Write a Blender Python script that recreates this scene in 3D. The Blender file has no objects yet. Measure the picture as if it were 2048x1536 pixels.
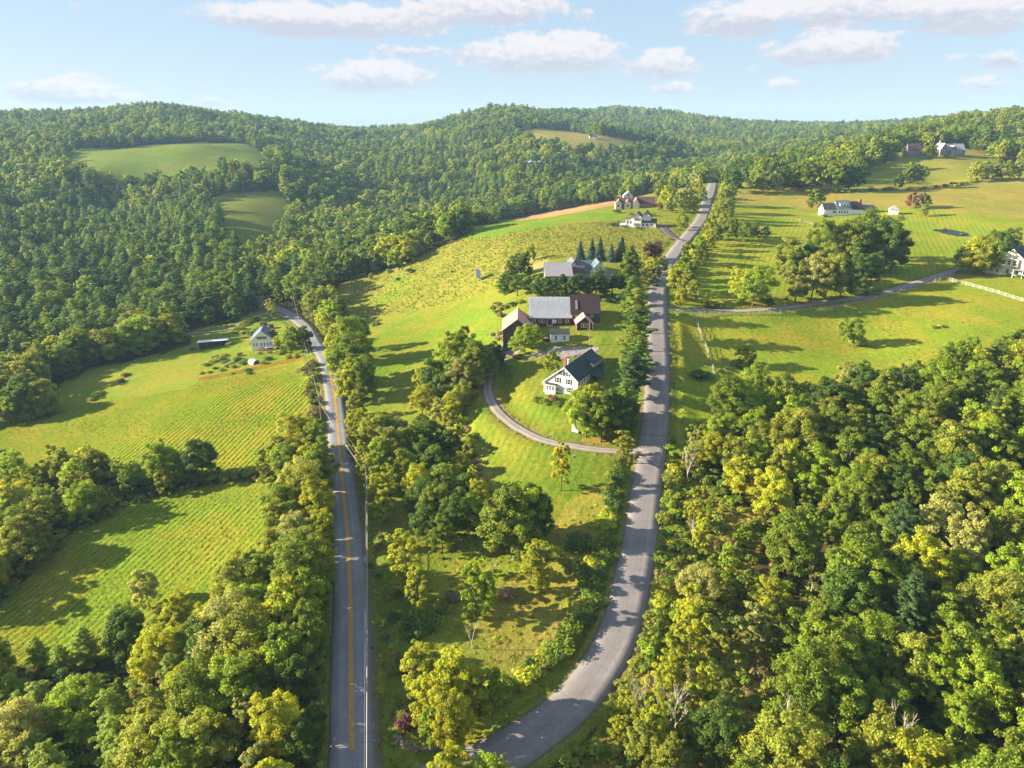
import bpy, math, random
import numpy as np
from mathutils import Vector

# ------------------------------------------------------------------ camera, sky, sun, exposure
S = bpy.context.scene
COL = S.collection
R = math.radians
H_CAM, PITCH, F_PX = 85.0, R(20.5), 1400.0
cam = bpy.data.objects.new('camera', bpy.data.cameras.new('camera'))
COL.objects.link(cam)
cam.location = (0, 0, H_CAM)
cam.rotation_euler = (R(90) - PITCH, 0, 0)
cam.data.sensor_width = 36
cam.data.lens = F_PX / 2048 * 36
cam.data.clip_start = 0.5
cam.data.clip_end = 20000
S.camera = cam

SUN_EL = R(19.5)
SUN_DIR = Vector((-math.cos(SUN_EL) * math.cos(R(5)), math.cos(SUN_EL) * math.sin(R(5)), math.sin(SUN_EL)))
SUN_STRENGTH, SKY_STRENGTH, EXPOSURE = 4.7, 0.075, 2.08
sl = bpy.data.lights.new('sun', 'SUN')
sl.energy = SUN_STRENGTH
sl.angle = R(0.5)
sl.color = (1.0, 0.87, 0.64)
so = bpy.data.objects.new('sun', sl)
COL.objects.link(so)
so.rotation_euler = SUN_DIR.to_track_quat('Z', 'Y').to_euler()
so.location = (-200, 0, 300)
S.view_settings.view_transform = 'Standard'
S.view_settings.look = 'None'
S.view_settings.exposure = EXPOSURE
S.view_settings.gamma = 1
S.view_settings.use_curve_mapping = False
S.cycles.max_bounces = 6
S.cycles.diffuse_bounces = 2
S.cycles.glossy_bounces = 2
S.cycles.transmission_bounces = 3
S.cycles.transparent_max_bounces = 4
S.cycles.volume_bounces = 0
S.cycles.use_denoising = True
S.cycles.denoising_prefilter = 'ACCURATE'
S.cycles.sample_clamp_indirect = 4.0


class NT:
    """small node-tree writer"""
    def __init__(self, tree):
        self.t = tree
        tree.nodes.clear()

    def n(self, typ, ins=None, **kw):
        nd = self.t.nodes.new(typ)
        for k, v in kw.items():
            setattr(nd, k, v)
        for k, v in (ins or {}).items():
            s = nd.inputs[k]
            if isinstance(v, bpy.types.NodeSocket):
                self.t.links.new(v, s)
            else:
                if isinstance(v, tuple) and s.type == 'RGBA' and len(v) == 3:
                    v = (*v, 1)
                s.default_value = v
        return nd

    def m(self, op, a, b=0.0, c=None, clamp=False):
        d = {0: a, 1: b}
        if c is not None:
            d[2] = c
        return self.n('ShaderNodeMath', d, operation=op, use_clamp=clamp).outputs[0]

    def mix(self, f, a, b, blend='MIX'):
        nd = self.n('ShaderNodeMix', data_type='RGBA', blend_type=blend)
        for s, v in ((nd.inputs[0], f), (nd.inputs[6], a), (nd.inputs[7], b)):
            if isinstance(v, bpy.types.NodeSocket):
                self.t.links.new(v, s)
            else:
                s.default_value = v if not isinstance(v, tuple) else (*v[:3], 1)
        return nd.outputs[2]

    def ramp(self, f, stops, interp='LINEAR'):
        nd = self.n('ShaderNodeValToRGB', {0: f})
        cr = nd.color_ramp
        cr.interpolation = interp
        while len(cr.elements) < len(stops):
            cr.elements.new(0.5)
        for e, (p, c) in zip(cr.elements, stops):
            e.position = p
            e.color = (c, c, c, 1) if not isinstance(c, tuple) else (*c, 1)
        return nd.outputs[0]

    def mapr(self, v, a, b, c=0.0, d=1.0, smooth=True):
        nd = self.n('ShaderNodeMapRange', {0: v, 1: a, 2: b, 3: c, 4: d},
                    interpolation_type='SMOOTHSTEP' if smooth else 'LINEAR')
        return nd.outputs[0]


# ------------------------------------------------------------------ sky with its clouds
W = bpy.data.worlds.new('World')
S.world = W
W.use_nodes = True
g = NT(W.node_tree)
sky = g.n('ShaderNodeTexSky', sky_type='NISHITA', sun_disc=False, sun_elevation=SUN_EL,
          sun_rotation=math.atan2(SUN_DIR.x, SUN_DIR.y) % (2 * math.pi), altitude=300, air_density=1.0,
          dust_density=0.6, ozone_density=1.6)
tc = g.n('ShaderNodeTexCoord')
sx = g.n('ShaderNodeSeparateXYZ', {0: tc.outputs['Generated']})
az = g.m('MULTIPLY', g.m('ARCTAN2', sx.outputs[0], sx.outputs[1]), 57.2958)
el = g.m('MULTIPLY', g.m('ARCSINE', sx.outputs[2]), 57.2958)
pv = g.n('ShaderNodeCombineXYZ', {0: az, 1: g.m('MULTIPLY', el, 1.9), 2: 0.0})
nz = g.n('ShaderNodeTexNoise', {0: pv.outputs[0], 'Scale': 0.28, 'Detail': 7.0, 'Roughness': 0.62}).outputs[0]
nzb = g.n('ShaderNodeTexNoise', {0: pv.outputs[0], 'Scale': 1.1, 'Detail': 5.0, 'Roughness': 0.6}).outputs[0]


def px_dir(u, v):
    x, y = (u - 1024) / F_PX, -(v - 768) / F_PX
    d = Vector((x, math.cos(PITCH) + y * math.sin(PITCH), -math.sin(PITCH) + y * math.cos(PITCH)))
    return d.normalized()


# (photo pixel of the centre, half width, half height in pixels, weight)
CLOUDS = [(650, 45, 215, 36, 1.0), (970, 22, 145, 34, 1.0), (560, 38, 120, 30, .7), (810, 103, 70, 13, .7),
          (745, 158, 115, 34, .95), (1090, 115, 150, 42, 1.05), (1325, 135, 70, 32, .9), (1345, 178, 70, 13, .7),
          (1500, 45, 110, 34, .9), (1760, 15, 260, 42, 1.05), (1960, 40, 150, 36, .85), (1665, 103, 105, 34, 1.0),
          (145, 185, 90, 26, 1.0), (250, 200, 70, 11, .6), (1570, 172, 38, 16, .6), (1150, 178, 30, 10, .4),
          (2000, 120, 34, 20, .7), (1965, 170, 42, 15, .55), (165, 15, 30, 9, .45), (1165, 30, 26, 14, .5),
          (400, 205, 120, 12, .5), (1910, 120, 34, 10, .35), (1490, 138, 40, 18, .35)]
acc = None
low = None
for (u, v, hw, hh, wgt) in CLOUDS:
    d = px_dir(u, v)
    a0, e0 = math.degrees(math.atan2(d.x, d.y)), math.degrees(math.asin(d.z))
    rw, rh = math.degrees(hw / F_PX), math.degrees(hh / F_PX)
    dx = g.m('MULTIPLY', g.m('SUBTRACT', az, a0), 1 / rw)
    dy = g.m('MULTIPLY', g.m('SUBTRACT', el, e0), 1 / rh)
    # flat base: the part under the centre falls off faster
    dyb = g.m('MULTIPLY', g.m('MINIMUM', dy, 0.0), 1.5)
    dyt = g.m('MAXIMUM', dy, 0.0)
    q = g.m('ADD', g.m('MULTIPLY', dx, dx), g.m('ADD', g.m('MULTIPLY', dyb, dyb), g.m('MULTIPLY', dyt, dyt)))
    f = g.m('MULTIPLY', g.m('SUBTRACT', 1.0, g.m('MULTIPLY', q, 0.55)), wgt)
    lw = g.m('MULTIPLY', g.m('MAXIMUM', f, 0.0), dy)
    low = lw if low is None else g.m('ADD', low, lw)
    acc = f if acc is None else g.m('MAXIMUM', acc, f)
# the same kind of cloud goes on overhead and round the horizon outside the frame
nfar = g.n('ShaderNodeTexNoise', {0: pv.outputs[0], 'Scale': 0.05, 'Detail': 3.0}).outputs[0]
inview = g.m('MULTIPLY', g.mapr(g.m('ABSOLUTE', az), 37, 48, 1, 0), g.mapr(el, 11, 17, 1, 0))
gen = g.m('MULTIPLY', g.m('SUBTRACT', g.m('MULTIPLY', g.mapr(nfar, .46, .62), 1.0), inview), 1.0)
acc = g.m('MAXIMUM', g.m('MAXIMUM', acc, gen), 0.0)
dens = g.m('ADD', acc, g.m('MULTIPLY', g.m('SUBTRACT', nz, 0.5), 2.3))
dens = g.m('ADD', dens, g.m('MULTIPLY', g.m('SUBTRACT', nzb, 0.5), 0.6))
alpha = g.m('MULTIPLY', g.mapr(dens, 0.27, 0.66), g.mapr(acc, 0.05, 0.4))
alpha = g.m('MULTIPLY', alpha, 0.92)
shade = g.mapr(g.m('ADD', low, g.m('MULTIPLY', g.m('SUBTRACT', nzb, .5), 1.6)), -0.35, 0.45)
ccol = g.mix(shade, (2.0, 2.05, 2.35), (3.0, 2.86, 2.9))
haze_f = g.mapr(el, -1.0, 11.0, 1.0, 0.0, smooth=False)
skyc = g.mix(g.m('MULTIPLY', haze_f, 0.0), sky.outputs[0], (4.0, 4.4, 5.0))
skyc = g.mix(0.86, skyc, g.mix(haze_f, g.mix(g.mapr(el, 11, 40), (1.36, 1.88, 2.52), (1.15, 1.7, 2.45)), (1.72, 2.05, 2.52)))
fin = g.mix(alpha, skyc, ccol)
bg = g.n('ShaderNodeBackground', {0: fin, 1: SKY_STRENGTH})
g.n('ShaderNodeOutputWorld', {0: bg.outputs[0]})

# ------------------------------------------------------------------ terrain height
CT, ST = math.cos(PITCH), math.sin(PITCH)


def drop_k(v):                      # metres of drop per metre of axial depth
    return ST + CT * (v - 768) / F_PX


def fwd_k(v):
    return CT - ST * (v - 768) / F_PX


CTRL = []   # X, Y, h


def ch(u, v, h):
    z = (H_CAM - h) / drop_k(v)
    CTRL.append(((u - 1024) / F_PX * z, z * fwd_k(v), h))


def cz(u, v, z, tree=0.0):
    CTRL.append(((u - 1024) / F_PX * z, z * fwd_k(v), H_CAM - z * drop_k(v) - tree))


for u, v, h in [
    # right road
    (1000, 1520, 0), (1235, 1290, 1.5), (1257, 1200, 3), (1275, 1100, 4), (1292, 1000, 5), (1305, 900, 9),
    (1312, 840, 12), (1316, 770, 15.5), (1317, 700, 19), (1315, 630, 22), (1318, 562, 25), (1352, 500, 29),
    (1385, 460, 31.5), (1410, 418, 34.5), (1422, 374, 41),
    # left road
    (705, 1500, 0), (700, 1300, 0), (700, 1200, 0), (690, 1000, -2), (672, 800, -1.5), (652, 722, 1.0), (630, 700, -5), (622, 690, -7),
    (608, 650, -8.5), (570, 622, -10), (500, 600, -10),
    # between the roads
    (1180, 1000, 4.5), (1000, 1250, 0.5), (900, 1100, -1), (900, 900, 0), (1000, 850, 6), (1100, 890, 8), (1010, 725, 12.5),
    (1130, 760, 14.3), (1180, 740, 16), (1060, 690, 17.5), (1130, 655, 20), (1190, 655, 20.5), (1240, 620, 22),
    (1030, 600, 21), (980, 600, 15), (900, 600, 8), (800, 620, 0), (750, 760, 0.5), (850, 720, 4), (900, 660, 6), (760, 560, -1), (700, 560, -5),
    (1150, 560, 26), (1100, 530, 26), (1000, 520, 21), (900, 500, 15), (850, 480, 10), (1100, 450, 28.5), (950, 450, 19), (1280, 455, 31),
    (1265, 410, 33), (1180, 412, 30),
    # left fields
    (600, 735, -2), (520, 760, -4), (450, 800, -5), (300, 860, -11), (200, 850, -15), (60, 830, -21), (420, 930, -10), (560, 940, -6),
    (300, 1050, -12), (100, 1200, -16), (500, 1050, -7), (400, 1200, -9), (200, 1450, -12), (550, 1400, -3), (0, 1000, -18),
    (250, 740, -15), (525, 690, -8), (427, 690, -12), (100, 700, -22), (330, 650, -19), (200, 640, -22), (0, 640, -20),
    (250, 520, -12), (450, 560, -14), (640, 540, -10), (600, 470, -10), (720, 500, -9), (800, 450, -8), (900, 400, -4), (100, 500, -10),
    # right
    (1500, 622, 21.3), (1700, 603, 22.3), (1800, 578, 23.2), (1900, 545, 25.5), (2030, 545, 26.5), (1700, 690, 15.5), (1400, 700, 16.5),
    (1400, 780, 14), (1950, 640, 22), (2048, 590, 25), (1500, 770, 13.8), (1700, 740, 15), (2000, 710, 19), (1385, 850, 11),
    (1400, 1000, 5), (1400, 1200, 2.5), (1450, 1400, 1), (1700, 1000, 8), (2000, 900, 14), (2000, 1200, 6), (1800, 1500, 1),
    (1450, 540, 25.5), (1550, 560, 24.8), (1700, 490, 29.5), (1700, 430, 33), (1540, 420, 33.5), (1900, 405, 38.5), (2040, 450, 34),
    (2040, 375, 43), (1850, 350, 46), (1700, 352, 46.5), (1500, 382, 41), (1905, 466, 30.5)]:
    ch(u, v, h)
for u, v, z, t in [
    (500, 430, 650, 0), (480, 470, 560, 0), (200, 400, 720, 14), (60, 430, 640, 0), (350, 352, 770, 0), (180, 352, 760, 0), (520, 326, 820, 0), (300, 292, 980, 0),
    (450, 288, 990, 0), (150, 300, 960, 0), (350, 372, 720, 14), (0, 330, 800, 14),
    (320, 208, 1350, 21), (230, 212, 1330, 21), (0, 230, 1250, 23), (100, 232, 1250, 23), (190, 222, 1250, 22), (430, 214, 1350, 21), (560, 236, 1400, 21), (640, 250, 1450, 20), (730, 260, 1500, 20), (780, 256, 1500, 20), (650, 320, 1000, 14), (700, 400, 760, 14),
    (840, 246, 1500, 20), (950, 220, 1500, 21), (1040, 210, 1500, 21), (1110, 222, 1450, 21), (1170, 242, 1400, 20), (1240, 266, 1350, 18), (1060, 262, 1220, 0), (1150, 266, 1200, 0), (1280, 288, 1160, 0),
    (1060, 284, 1060, 0), (1180, 303, 1000, 0), (1280, 306, 1020, 0), (1200, 335, 900, 14), (1300, 330, 900, 14), (1065, 335, 860, 0), (950, 300, 1050, 14), (850, 340, 900, 14),
    (1180, 225, 2200, 16), (1260, 215, 2200, 16), (1340, 226, 2200, 16), (1420, 240, 2300, 14), (1500, 248, 2300, 14), (1700, 246, 1800, 14), (1400, 290, 1200, 14),
    (1300, 350, 800, 14), (1500, 320, 850, 14), (1600, 300, 900, 14), (1800, 262, 1000, 14), (1900, 235, 900, 14), (2048, 212, 850, 14), (2048, 300, 600, 10),
    (1870, 309, 600, 0), (1780, 335, 570, 0), (2200, 220, 800, 10)]:
    cz(u, v, z, t)
for x, y, h in [(0, -150, 0), (-150, -100, -8), (150, -100, -4), (-60, 20, -5), (80, 30, -2), (0, 30, 0), (0, -400, 0), (-1500, 0, 60), (1500, 0, 60), (-600, 0, -10),
                (600, 0, 20), (-300, 100, -22), (300, 100, 0), (0, 4500, 30), (-3500, 3500, 40), (3500, 3500, 50), (-2200, 1200, 110),
                (2200, 1000, 100), (-600, 300, -5), (500, 300, 28), (0, -3500, 60), (0, 3000, 45), (1500, 3000, 50), (-1500, 3000, 35), (-700, 2300, 40), (2500, 2200, 75)]:
    CTRL.append((x, y, h))
CTRL = np.array(CTRL)


def warp(x, y):
    yy = y + 60.0
    r = np.sqrt(x * x + yy * yy + 400)
    return np.stack([x / r * 2.2 * np.where(yy > 0, 1, 1), np.log(r) * 1.3 * np.where(yy > 0, 1, 1) + (yy < 0) * 0.0 + np.where(yy < 0, -yy / r * 0.8, 0)], -1)


def tps(d2):
    return 0.5 * d2 * np.log(d2 + 1e-9)


_P = warp(CTRL[:, 0], CTRL[:, 1])
_n = len(_P)
_K = tps(((_P[:, None] - _P[None]) ** 2).sum(-1)) + np.eye(_n) * 0.002
_A = np.zeros((_n + 3, _n + 3))
_A[:_n, :_n] = _K
_A[:_n, _n] = 1
_A[:_n, _n + 1:] = _P
_A[_n:, :_n] = _A[:_n, _n:].T
_w = np.linalg.solve(_A, np.concatenate([CTRL[:, 2], [0, 0, 0]]))


def vnoise(x, y, s, seed=0):
    """smooth value noise, about -1..1"""
    x = np.asarray(x, float) / s + seed * 17.3
    y = np.asarray(y, float) / s - seed * 9.7
    xi, yi = np.floor(x), np.floor(y)
    fx, fy = x - xi, y - yi
    fx, fy = fx * fx * (3 - 2 * fx), fy * fy * (3 - 2 * fy)

    def hsh(a, b):
        t = np.sin(a * 127.1 + b * 311.7 + seed * 7.13) * 43758.5453
        return t - np.floor(t)
    v = (hsh(xi, yi) * (1 - fx) + hsh(xi + 1, yi) * fx) * (1 - fy) + (hsh(xi, yi + 1) * (1 - fx) + hsh(xi + 1, yi + 1) * fx) * fy
    return v * 2 - 1


def h0(x, y):
    x, y = np.atleast_1d(np.asarray(x, float)), np.atleast_1d(np.asarray(y, float))
    out = np.empty(len(x))
    for i in range(0, len(x), 20000):
        q = warp(x[i:i + 20000], y[i:i + 20000])
        d2 = ((q[:, None] - _P[None]) ** 2).sum(-1)
        out[i:i + 20000] = tps(d2) @ _w[:_n] + _w[_n] + q @ _w[_n + 1:]
    r = np.sqrt(x * x + y * y)
    out += vnoise(x, y, 160, 1) * np.clip((r - 500) / 700, 0, 1) * 8
    out += vnoise(x, y, 60, 2) * np.clip((r - 500) / 700, 0, 1) * 5
    out += vnoise(x, y, 23, 3) * 0.35 + vnoise(x, y, 9, 4) * 0.12
    return np.clip(out, -32, 135)


def at(u, v, extra=0.0):
    """world x, y where the sight line through a photo pixel meets the ground"""
    dx, dy, dz = (u - 1024) / F_PX, fwd_k(v), -drop_k(v)
    t = np.concatenate([np.arange(40, 600, 4.0), np.arange(600, 3000, 12.0)])
    hh = h0(dx * t, dy * t) + extra
    below = np.nonzero(H_CAM + dz * t < hh)[0]
    if len(below) == 0:
        return dx * 3000, dy * 3000
    k = max(below[0], 1)
    a, b = t[k - 1], t[k]
    tt = np.linspace(a, b, 25)
    hh = h0(dx * tt, dy * tt) + extra
    k = np.nonzero(H_CAM + dz * tt < hh)[0]
    tq = tt[k[0]] if len(k) else b
    return dx * tq, dy * tq


def proj(x, y, z):
    yy, zz = y, z - H_CAM
    dep = yy * CT - zz * ST
    up = yy * ST + zz * CT
    return 1024 + F_PX * x / dep, 768 - F_PX * up / dep, dep


def path(pts, step=2.5):
    """photo pixels -> smooth ground polyline (x, y, z)"""
    P = np.array([at(*p) for p in pts])
    P = np.vstack([2 * P[0] - P[1], P, 2 * P[-1] - P[-2]])
    out = []
    for i in range(1, len(P) - 2):
        n = max(2, int(np.hypot(*(P[i + 1] - P[i])) / step))
        for k in range(n):
            t = k / n
            out.append(0.5 * ((2 * P[i]) + (-P[i - 1] + P[i + 1]) * t + (2 * P[i - 1] - 5 * P[i] + 4 * P[i + 1] - P[i + 2]) * t * t
                              + (-P[i - 1] + 3 * P[i] - 3 * P[i + 1] + P[i + 2]) * t ** 3))
    out.append(P[-2])
    out = np.array(out)
    z = h0(out[:, 0], out[:, 1])
    k = np.hanning(15)
    k /= k.sum()
    z = np.convolve(np.pad(z, 7, mode='edge'), k, 'valid')
    return np.column_stack([out, z])


ROADS = {}
ROADS['left'] = (path([(718, 1900), (712, 1700), (703, 1500), (701, 1300), (700, 1200), (695, 1080), (688, 1000), (679, 900), (670, 800), (661, 750), (655, 722),
                       (640, 700), (627, 684), (612, 655), (590, 636), (568, 622), (530, 606), (480, 590)]), 6.0, 'h')
ROADS['right'] = (path([(712, 1640), (820, 1592), (930, 1545), (1000, 1512), (1090, 1455), (1165, 1385), (1222, 1300), (1248, 1230), (1266, 1150), (1280, 1080), (1290, 1000),
                        (1302, 920), (1310, 850), (1314, 780), (1316, 700), (1314, 630), (1317, 575), (1330, 535), (1358, 495), (1385, 462), (1402, 440),
                        (1411, 418), (1416, 395), (1424, 374), (1432, 364)]), 6.6, 'h')
ROADS['loop'] = (path([(1300, 902), (1250, 902), (1200, 900), (1150, 892), (1090, 880), (1040, 858), (1000, 828), (978, 795), (975, 765), (985, 742), (1010, 722), (1050, 712), (1100, 702), (1150, 698)]), 3.2, 'g')
ROADS['east'] = (path([(1318, 617), (1400, 621), (1480, 622), (1560, 616), (1640, 606), (1720, 594), (1790, 578), (1850, 560), (1900, 544), (1960, 528)]), 3.8, 'g')
ROADS['white'] = (path([(1372, 482), (1350, 474), (1335, 463), (1325, 452), (1305, 448)]), 4.2, 'a')
ROADS['farm'] = (path([(600, 640), (540, 626), (500, 638), (460, 656), (415, 664), (375, 668)]), 3.0, 'g')
_RS = np.vstack([r[0] for r in ROADS.values()])
_RW = np.concatenate([np.full(len(r[0]), r[1]) for r in ROADS.values()])


def hgt(x, y, carve=True, dist=False):
    x, y = np.atleast_1d(np.asarray(x, float)), np.atleast_1d(np.asarray(y, float))
    z = h0(x, y)
    dd = np.full(len(x), 999.0)
    idx = np.nonzero((np.abs(x) < 320) & (y < 640) & (y > -60))[0]
    for i in range(0, len(idx), 4000):
        j = idx[i:i + 4000]
        d = np.hypot(x[j][:, None] - _RS[:, 0], y[j][:, None] - _RS[:, 1]) - _RW / 2
        k = d.argmin(1)
        dm = d[np.arange(len(j)), k]
        dd[j] = dm
        f = np.clip((dm - 1.2) / 7.0, 0, 1)
        f = f * f * (3 - 2 * f)
        ditch = -0.6 * np.exp(-((dm - 2.4) / 1.2) ** 2) * (_RW[k] > 5)
        zr = _RS[k, 2] - np.where(dm < 0.3, 0.22, 0.02) * (1 if carve else 0)
        z[j] = zr * (1 - f) + z[j] * f + ditch
    return (z, dd) if dist else z


# ------------------------------------------------------------------ materials
def mat(name, rough=0.9):
    m = bpy.data.materials.new(name)
    m.use_nodes = True
    return m, NT(m.node_tree)


def finish(g, col, rough=0.9, normal=None, spec=0.2, metal=0.0):
    d = {'Base Color': col, 'Roughness': rough, 'Specular IOR Level': spec, 'Metallic': metal}
    if normal is not None:
        d['Normal'] = normal
    b = g.n('ShaderNodeBsdfPrincipled', d)
    g.n('ShaderNodeOutputMaterial', {0: b.outputs[0]})


def coords(g, which='Object'):
    return g.n('ShaderNodeTexCoord').outputs[which]


def plain(name, c, rough=0.8, var=0.18, scale=3.0, spec=0.25, metal=0.0, streak=None, bump=0.0):
    m, g = mat(name)
    co = coords(g)
    if streak:
        co = g.n('ShaderNodeMapping', {0: co, 3: streak}).outputs[0]
    n1 = g.n('ShaderNodeTexNoise', {0: co, 'Scale': scale, 'Detail': 5.0, 'Roughness': .6}).outputs[0]
    k = g.mapr(n1, .3, .7, 1 - var, 1 + var, smooth=False)
    col = g.mix(1.0, (*c,), g.n('ShaderNodeCombineXYZ', {0: k, 1: k, 2: k}).outputs[0], 'MULTIPLY')
    nrm = None
    if bump:
        nrm = g.n('ShaderNodeBump', {'Strength': bump, 'Distance': .05, 'Height': n1}).outputs[0]
    finish(g, col, rough, nrm, spec, metal)
    return m


def foliage_material(name, mode):
    """leaf colour: the tree's own tone times clump and leaf variation"""
    m, g = mat(name)
    if mode == 'object':
        base = g.n('ShaderNodeObjectInfo').outputs['Color']
    else:
        base = g.n('ShaderNodeAttribute', attribute_name='tone', attribute_type='INSTANCER').outputs['Color']
    vc = g.n('ShaderNodeAttribute', attribute_name='tint').outputs['Color']
    col = g.mix(1.0, base, vc, 'MULTIPLY')
    dif = g.n('ShaderNodeBsdfPrincipled', {'Base Color': col, 'Roughness': .6, 'Specular IOR Level': .25})
    tcol = g.mix(1.0, col, (1.25, 1.2, .5), 'MULTIPLY')
    tr = g.n('ShaderNodeBsdfTranslucent', {'Color': tcol})
    mx = g.n('ShaderNodeMixShader', {0: .45, 1: dif.outputs[0], 2: tr.outputs[0]})
    g.n('ShaderNodeOutputMaterial', {0: mx.outputs[0]})
    return m


M = {}
M['leaf'] = foliage_material('leaf', 'object')
M['leaf_mass'] = foliage_material('leaf_mass', 'instance')
M['bark'] = plain('bark', (.12, .095, .07), .95, .35, 4, .1)
M['dead_bark'] = plain('dead_bark', (.42, .37, .32), .9, .25, 5, .1)

# ground
m, g = mat('ground')
co = coords(g)
att = g.n('ShaderNodeAttribute', attribute_name='cover').outputs['Color']
kind = g.n('ShaderNodeSeparateColor', {0: g.n('ShaderNodeAttribute', attribute_name='cover_kind').outputs['Color']})
n1 = g.n('ShaderNodeTexNoise', {0: co, 'Scale': .06, 'Detail': 6.0, 'Roughness': .65}).outputs[0]
n2 = g.n('ShaderNodeTexNoise', {0: co, 'Scale': .7, 'Detail': 5.0, 'Roughness': .7}).outputs[0]
n3 = g.n('ShaderNodeTexNoise', {0: co, 'Scale': 3.2, 'Detail': 3.0, 'Roughness': .7}).outputs[0]
k = g.m('MULTIPLY', g.mapr(n2, .3, .7, .74, 1.26, False), g.mapr(n3, .3, .7, .72, 1.28, False))
warm = g.mix(g.mapr(n1, .4, .62, 0, 1), (.86, 1.0, .8), (1.28, 1.02, 1.05))
col = g.mix(1.0, att, warm, 'MULTIPLY')
col = g.mix(1.0, col, g.n('ShaderNodeCombineXYZ', {0: k, 1: k, 2: k}).outputs[0], 'MULTIPLY')
# rough meadow: golden-brown and green drifts
n4 = g.n('ShaderNodeTexNoise', {0: co, 'Scale': .16, 'Detail': 8.0, 'Roughness': .72, 'Distortion': .6}).outputs[0]
rough_c = g.ramp(n4, [(.34, (.08, .115, .018)), (.46, (.165, .185, .022)), (.58, (.225, .205, .035)), (.7, (.26, .175, .06))])
rough_c = g.mix(1.0, rough_c, g.n('ShaderNodeCombineXYZ', {0: k, 1: k, 2: k}).outputs[0], 'MULTIPLY')
col = g.mix(kind.outputs[0], col, rough_c)
# mowing stripes on lawns
mp = g.n('ShaderNodeMapping', {0: co, 2: (0, 0, R(24))}).outputs[0]
wv = g.n('ShaderNodeTexWave', {0: mp, 'Scale': .13, 'Distortion': 2.2, 'Detail': 2.0, 'Detail Scale': .4}).outputs[0]
ks = g.mapr(wv, .2, .8, .90, 1.08)
strp = g.mix(1.0, col, g.n('ShaderNodeCombineXYZ', {0: ks, 1: ks, 2: ks}).outputs[0], 'MULTIPLY')
col = g.mix(kind.outputs[1], col, strp)
# wind-row lines of the cut hay
mp = g.n('ShaderNodeMapping', {0: co, 2: (0, 0, R(15))}).outputs[0]
wv = g.n('ShaderNodeTexWave', {0: mp, 'Scale': .1745, 'Distortion': .9, 'Detail': 3.0, 'Detail Scale': .5}).outputs[0]
ks = g.mapr(wv, .2, .8, .86, 1.06)
strp = g.mix(1.0, col, g.n('ShaderNodeCombineXYZ', {0: ks, 1: ks, 2: ks}).outputs[0], 'MULTIPLY')
col = g.mix(kind.outputs[2], col, strp)
hh = g.m('ADD', g.m('MULTIPLY', n2, .8), g.m('ADD', g.m('MULTIPLY', n3, .35), g.m('MULTIPLY', g.m('MULTIPLY', wv, kind.outputs[2]), .3)))
bmp = g.n('ShaderNodeBump', {'Strength': .8, 'Distance': .55, 'Height': hh}).outputs[0]
finish(g, col, 1.0, bmp, .0)
M['ground'] = m


def asphalt(name, c, patch):
    m, g = mat(name)
    co = coords(g)
    n1 = g.n('ShaderNodeTexNoise', {0: co, 'Scale': .25, 'Detail': 6.0, 'Roughness': .7}).outputs[0]
    n2 = g.n('ShaderNodeTexNoise', {0: co, 'Scale': 5.0, 'Detail': 4.0, 'Roughness': .7}).outputs[0]
    vd = g.n('ShaderNodeTexVoronoi', {0: g.mix(.25, co, g.n('ShaderNodeTexNoise', {0: co, 'Scale': .8}).outputs[1]), 'Scale': .22}, feature='DISTANCE_TO_EDGE').outputs[0]
    k = g.m('MULTIPLY', g.mapr(n1, .3, .7, .82, 1.15, False), g.mapr(n2, .3, .7, .85, 1.15, False))
    crack = g.mapr(vd, .0, .010, .78, 1.0)
    k = g.m('MULTIPLY', k, crack)
    uv = g.n('ShaderNodeSeparateXYZ', {0: g.n('ShaderNodeUVMap').outputs[0]})
    # wheel tracks, a tarred centre seam and cross cracks
    a = g.m('ABSOLUTE', g.m('SUBTRACT', uv.outputs[0], .5))
    trk = g.mapr(g.m('ABSOLUTE', g.m('SUBTRACT', a, .24)), .0, .1, 1.09, .98)
    seam = g.mapr(g.m('ABSOLUTE', g.m('SUBTRACT', uv.outputs[0], .505)), .002, .007, .6, 1.0)
    cr = g.m('FRACT', g.m('ADD', g.m('MULTIPLY', uv.outputs[1], .12), g.m('MULTIPLY', n1, .35)))
    cross = g.mapr(g.m('ABSOLUTE', g.m('SUBTRACT', cr, .5)), .0, .012, .72, 1.0)
    k = g.m('MULTIPLY', g.m('MULTIPLY', k, trk), g.m('MULTIPLY', seam, cross))
    col = g.mix(1.0, c, g.n('ShaderNodeCombineXYZ', {0: k, 1: k, 2: k}).outputs[0], 'MULTIPLY')
    edge = g.mapr(g.m('ADD', a, g.m('MULTIPLY', g.m('SUBTRACT', n2, .5), .05)), .465, .5, 0, 1)
    col = g.mix(edge, col, patch)
    finish(g, col, .85, g.n('ShaderNodeBump', {'Strength': .3, 'Distance': .03, 'Height': n2}).outputs[0], .35)
    return m


M['asphalt_old'] = asphalt('asphalt_old', (.18, .183, .2), (.16, .13, .09))
M['asphalt_pale'] = asphalt('asphalt_pale', (.18, .163, .165), (.17, .14, .09))
M['asphalt_new'] = asphalt('asphalt_new', (.07, .055, .07), (.12, .10, .08))


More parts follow.
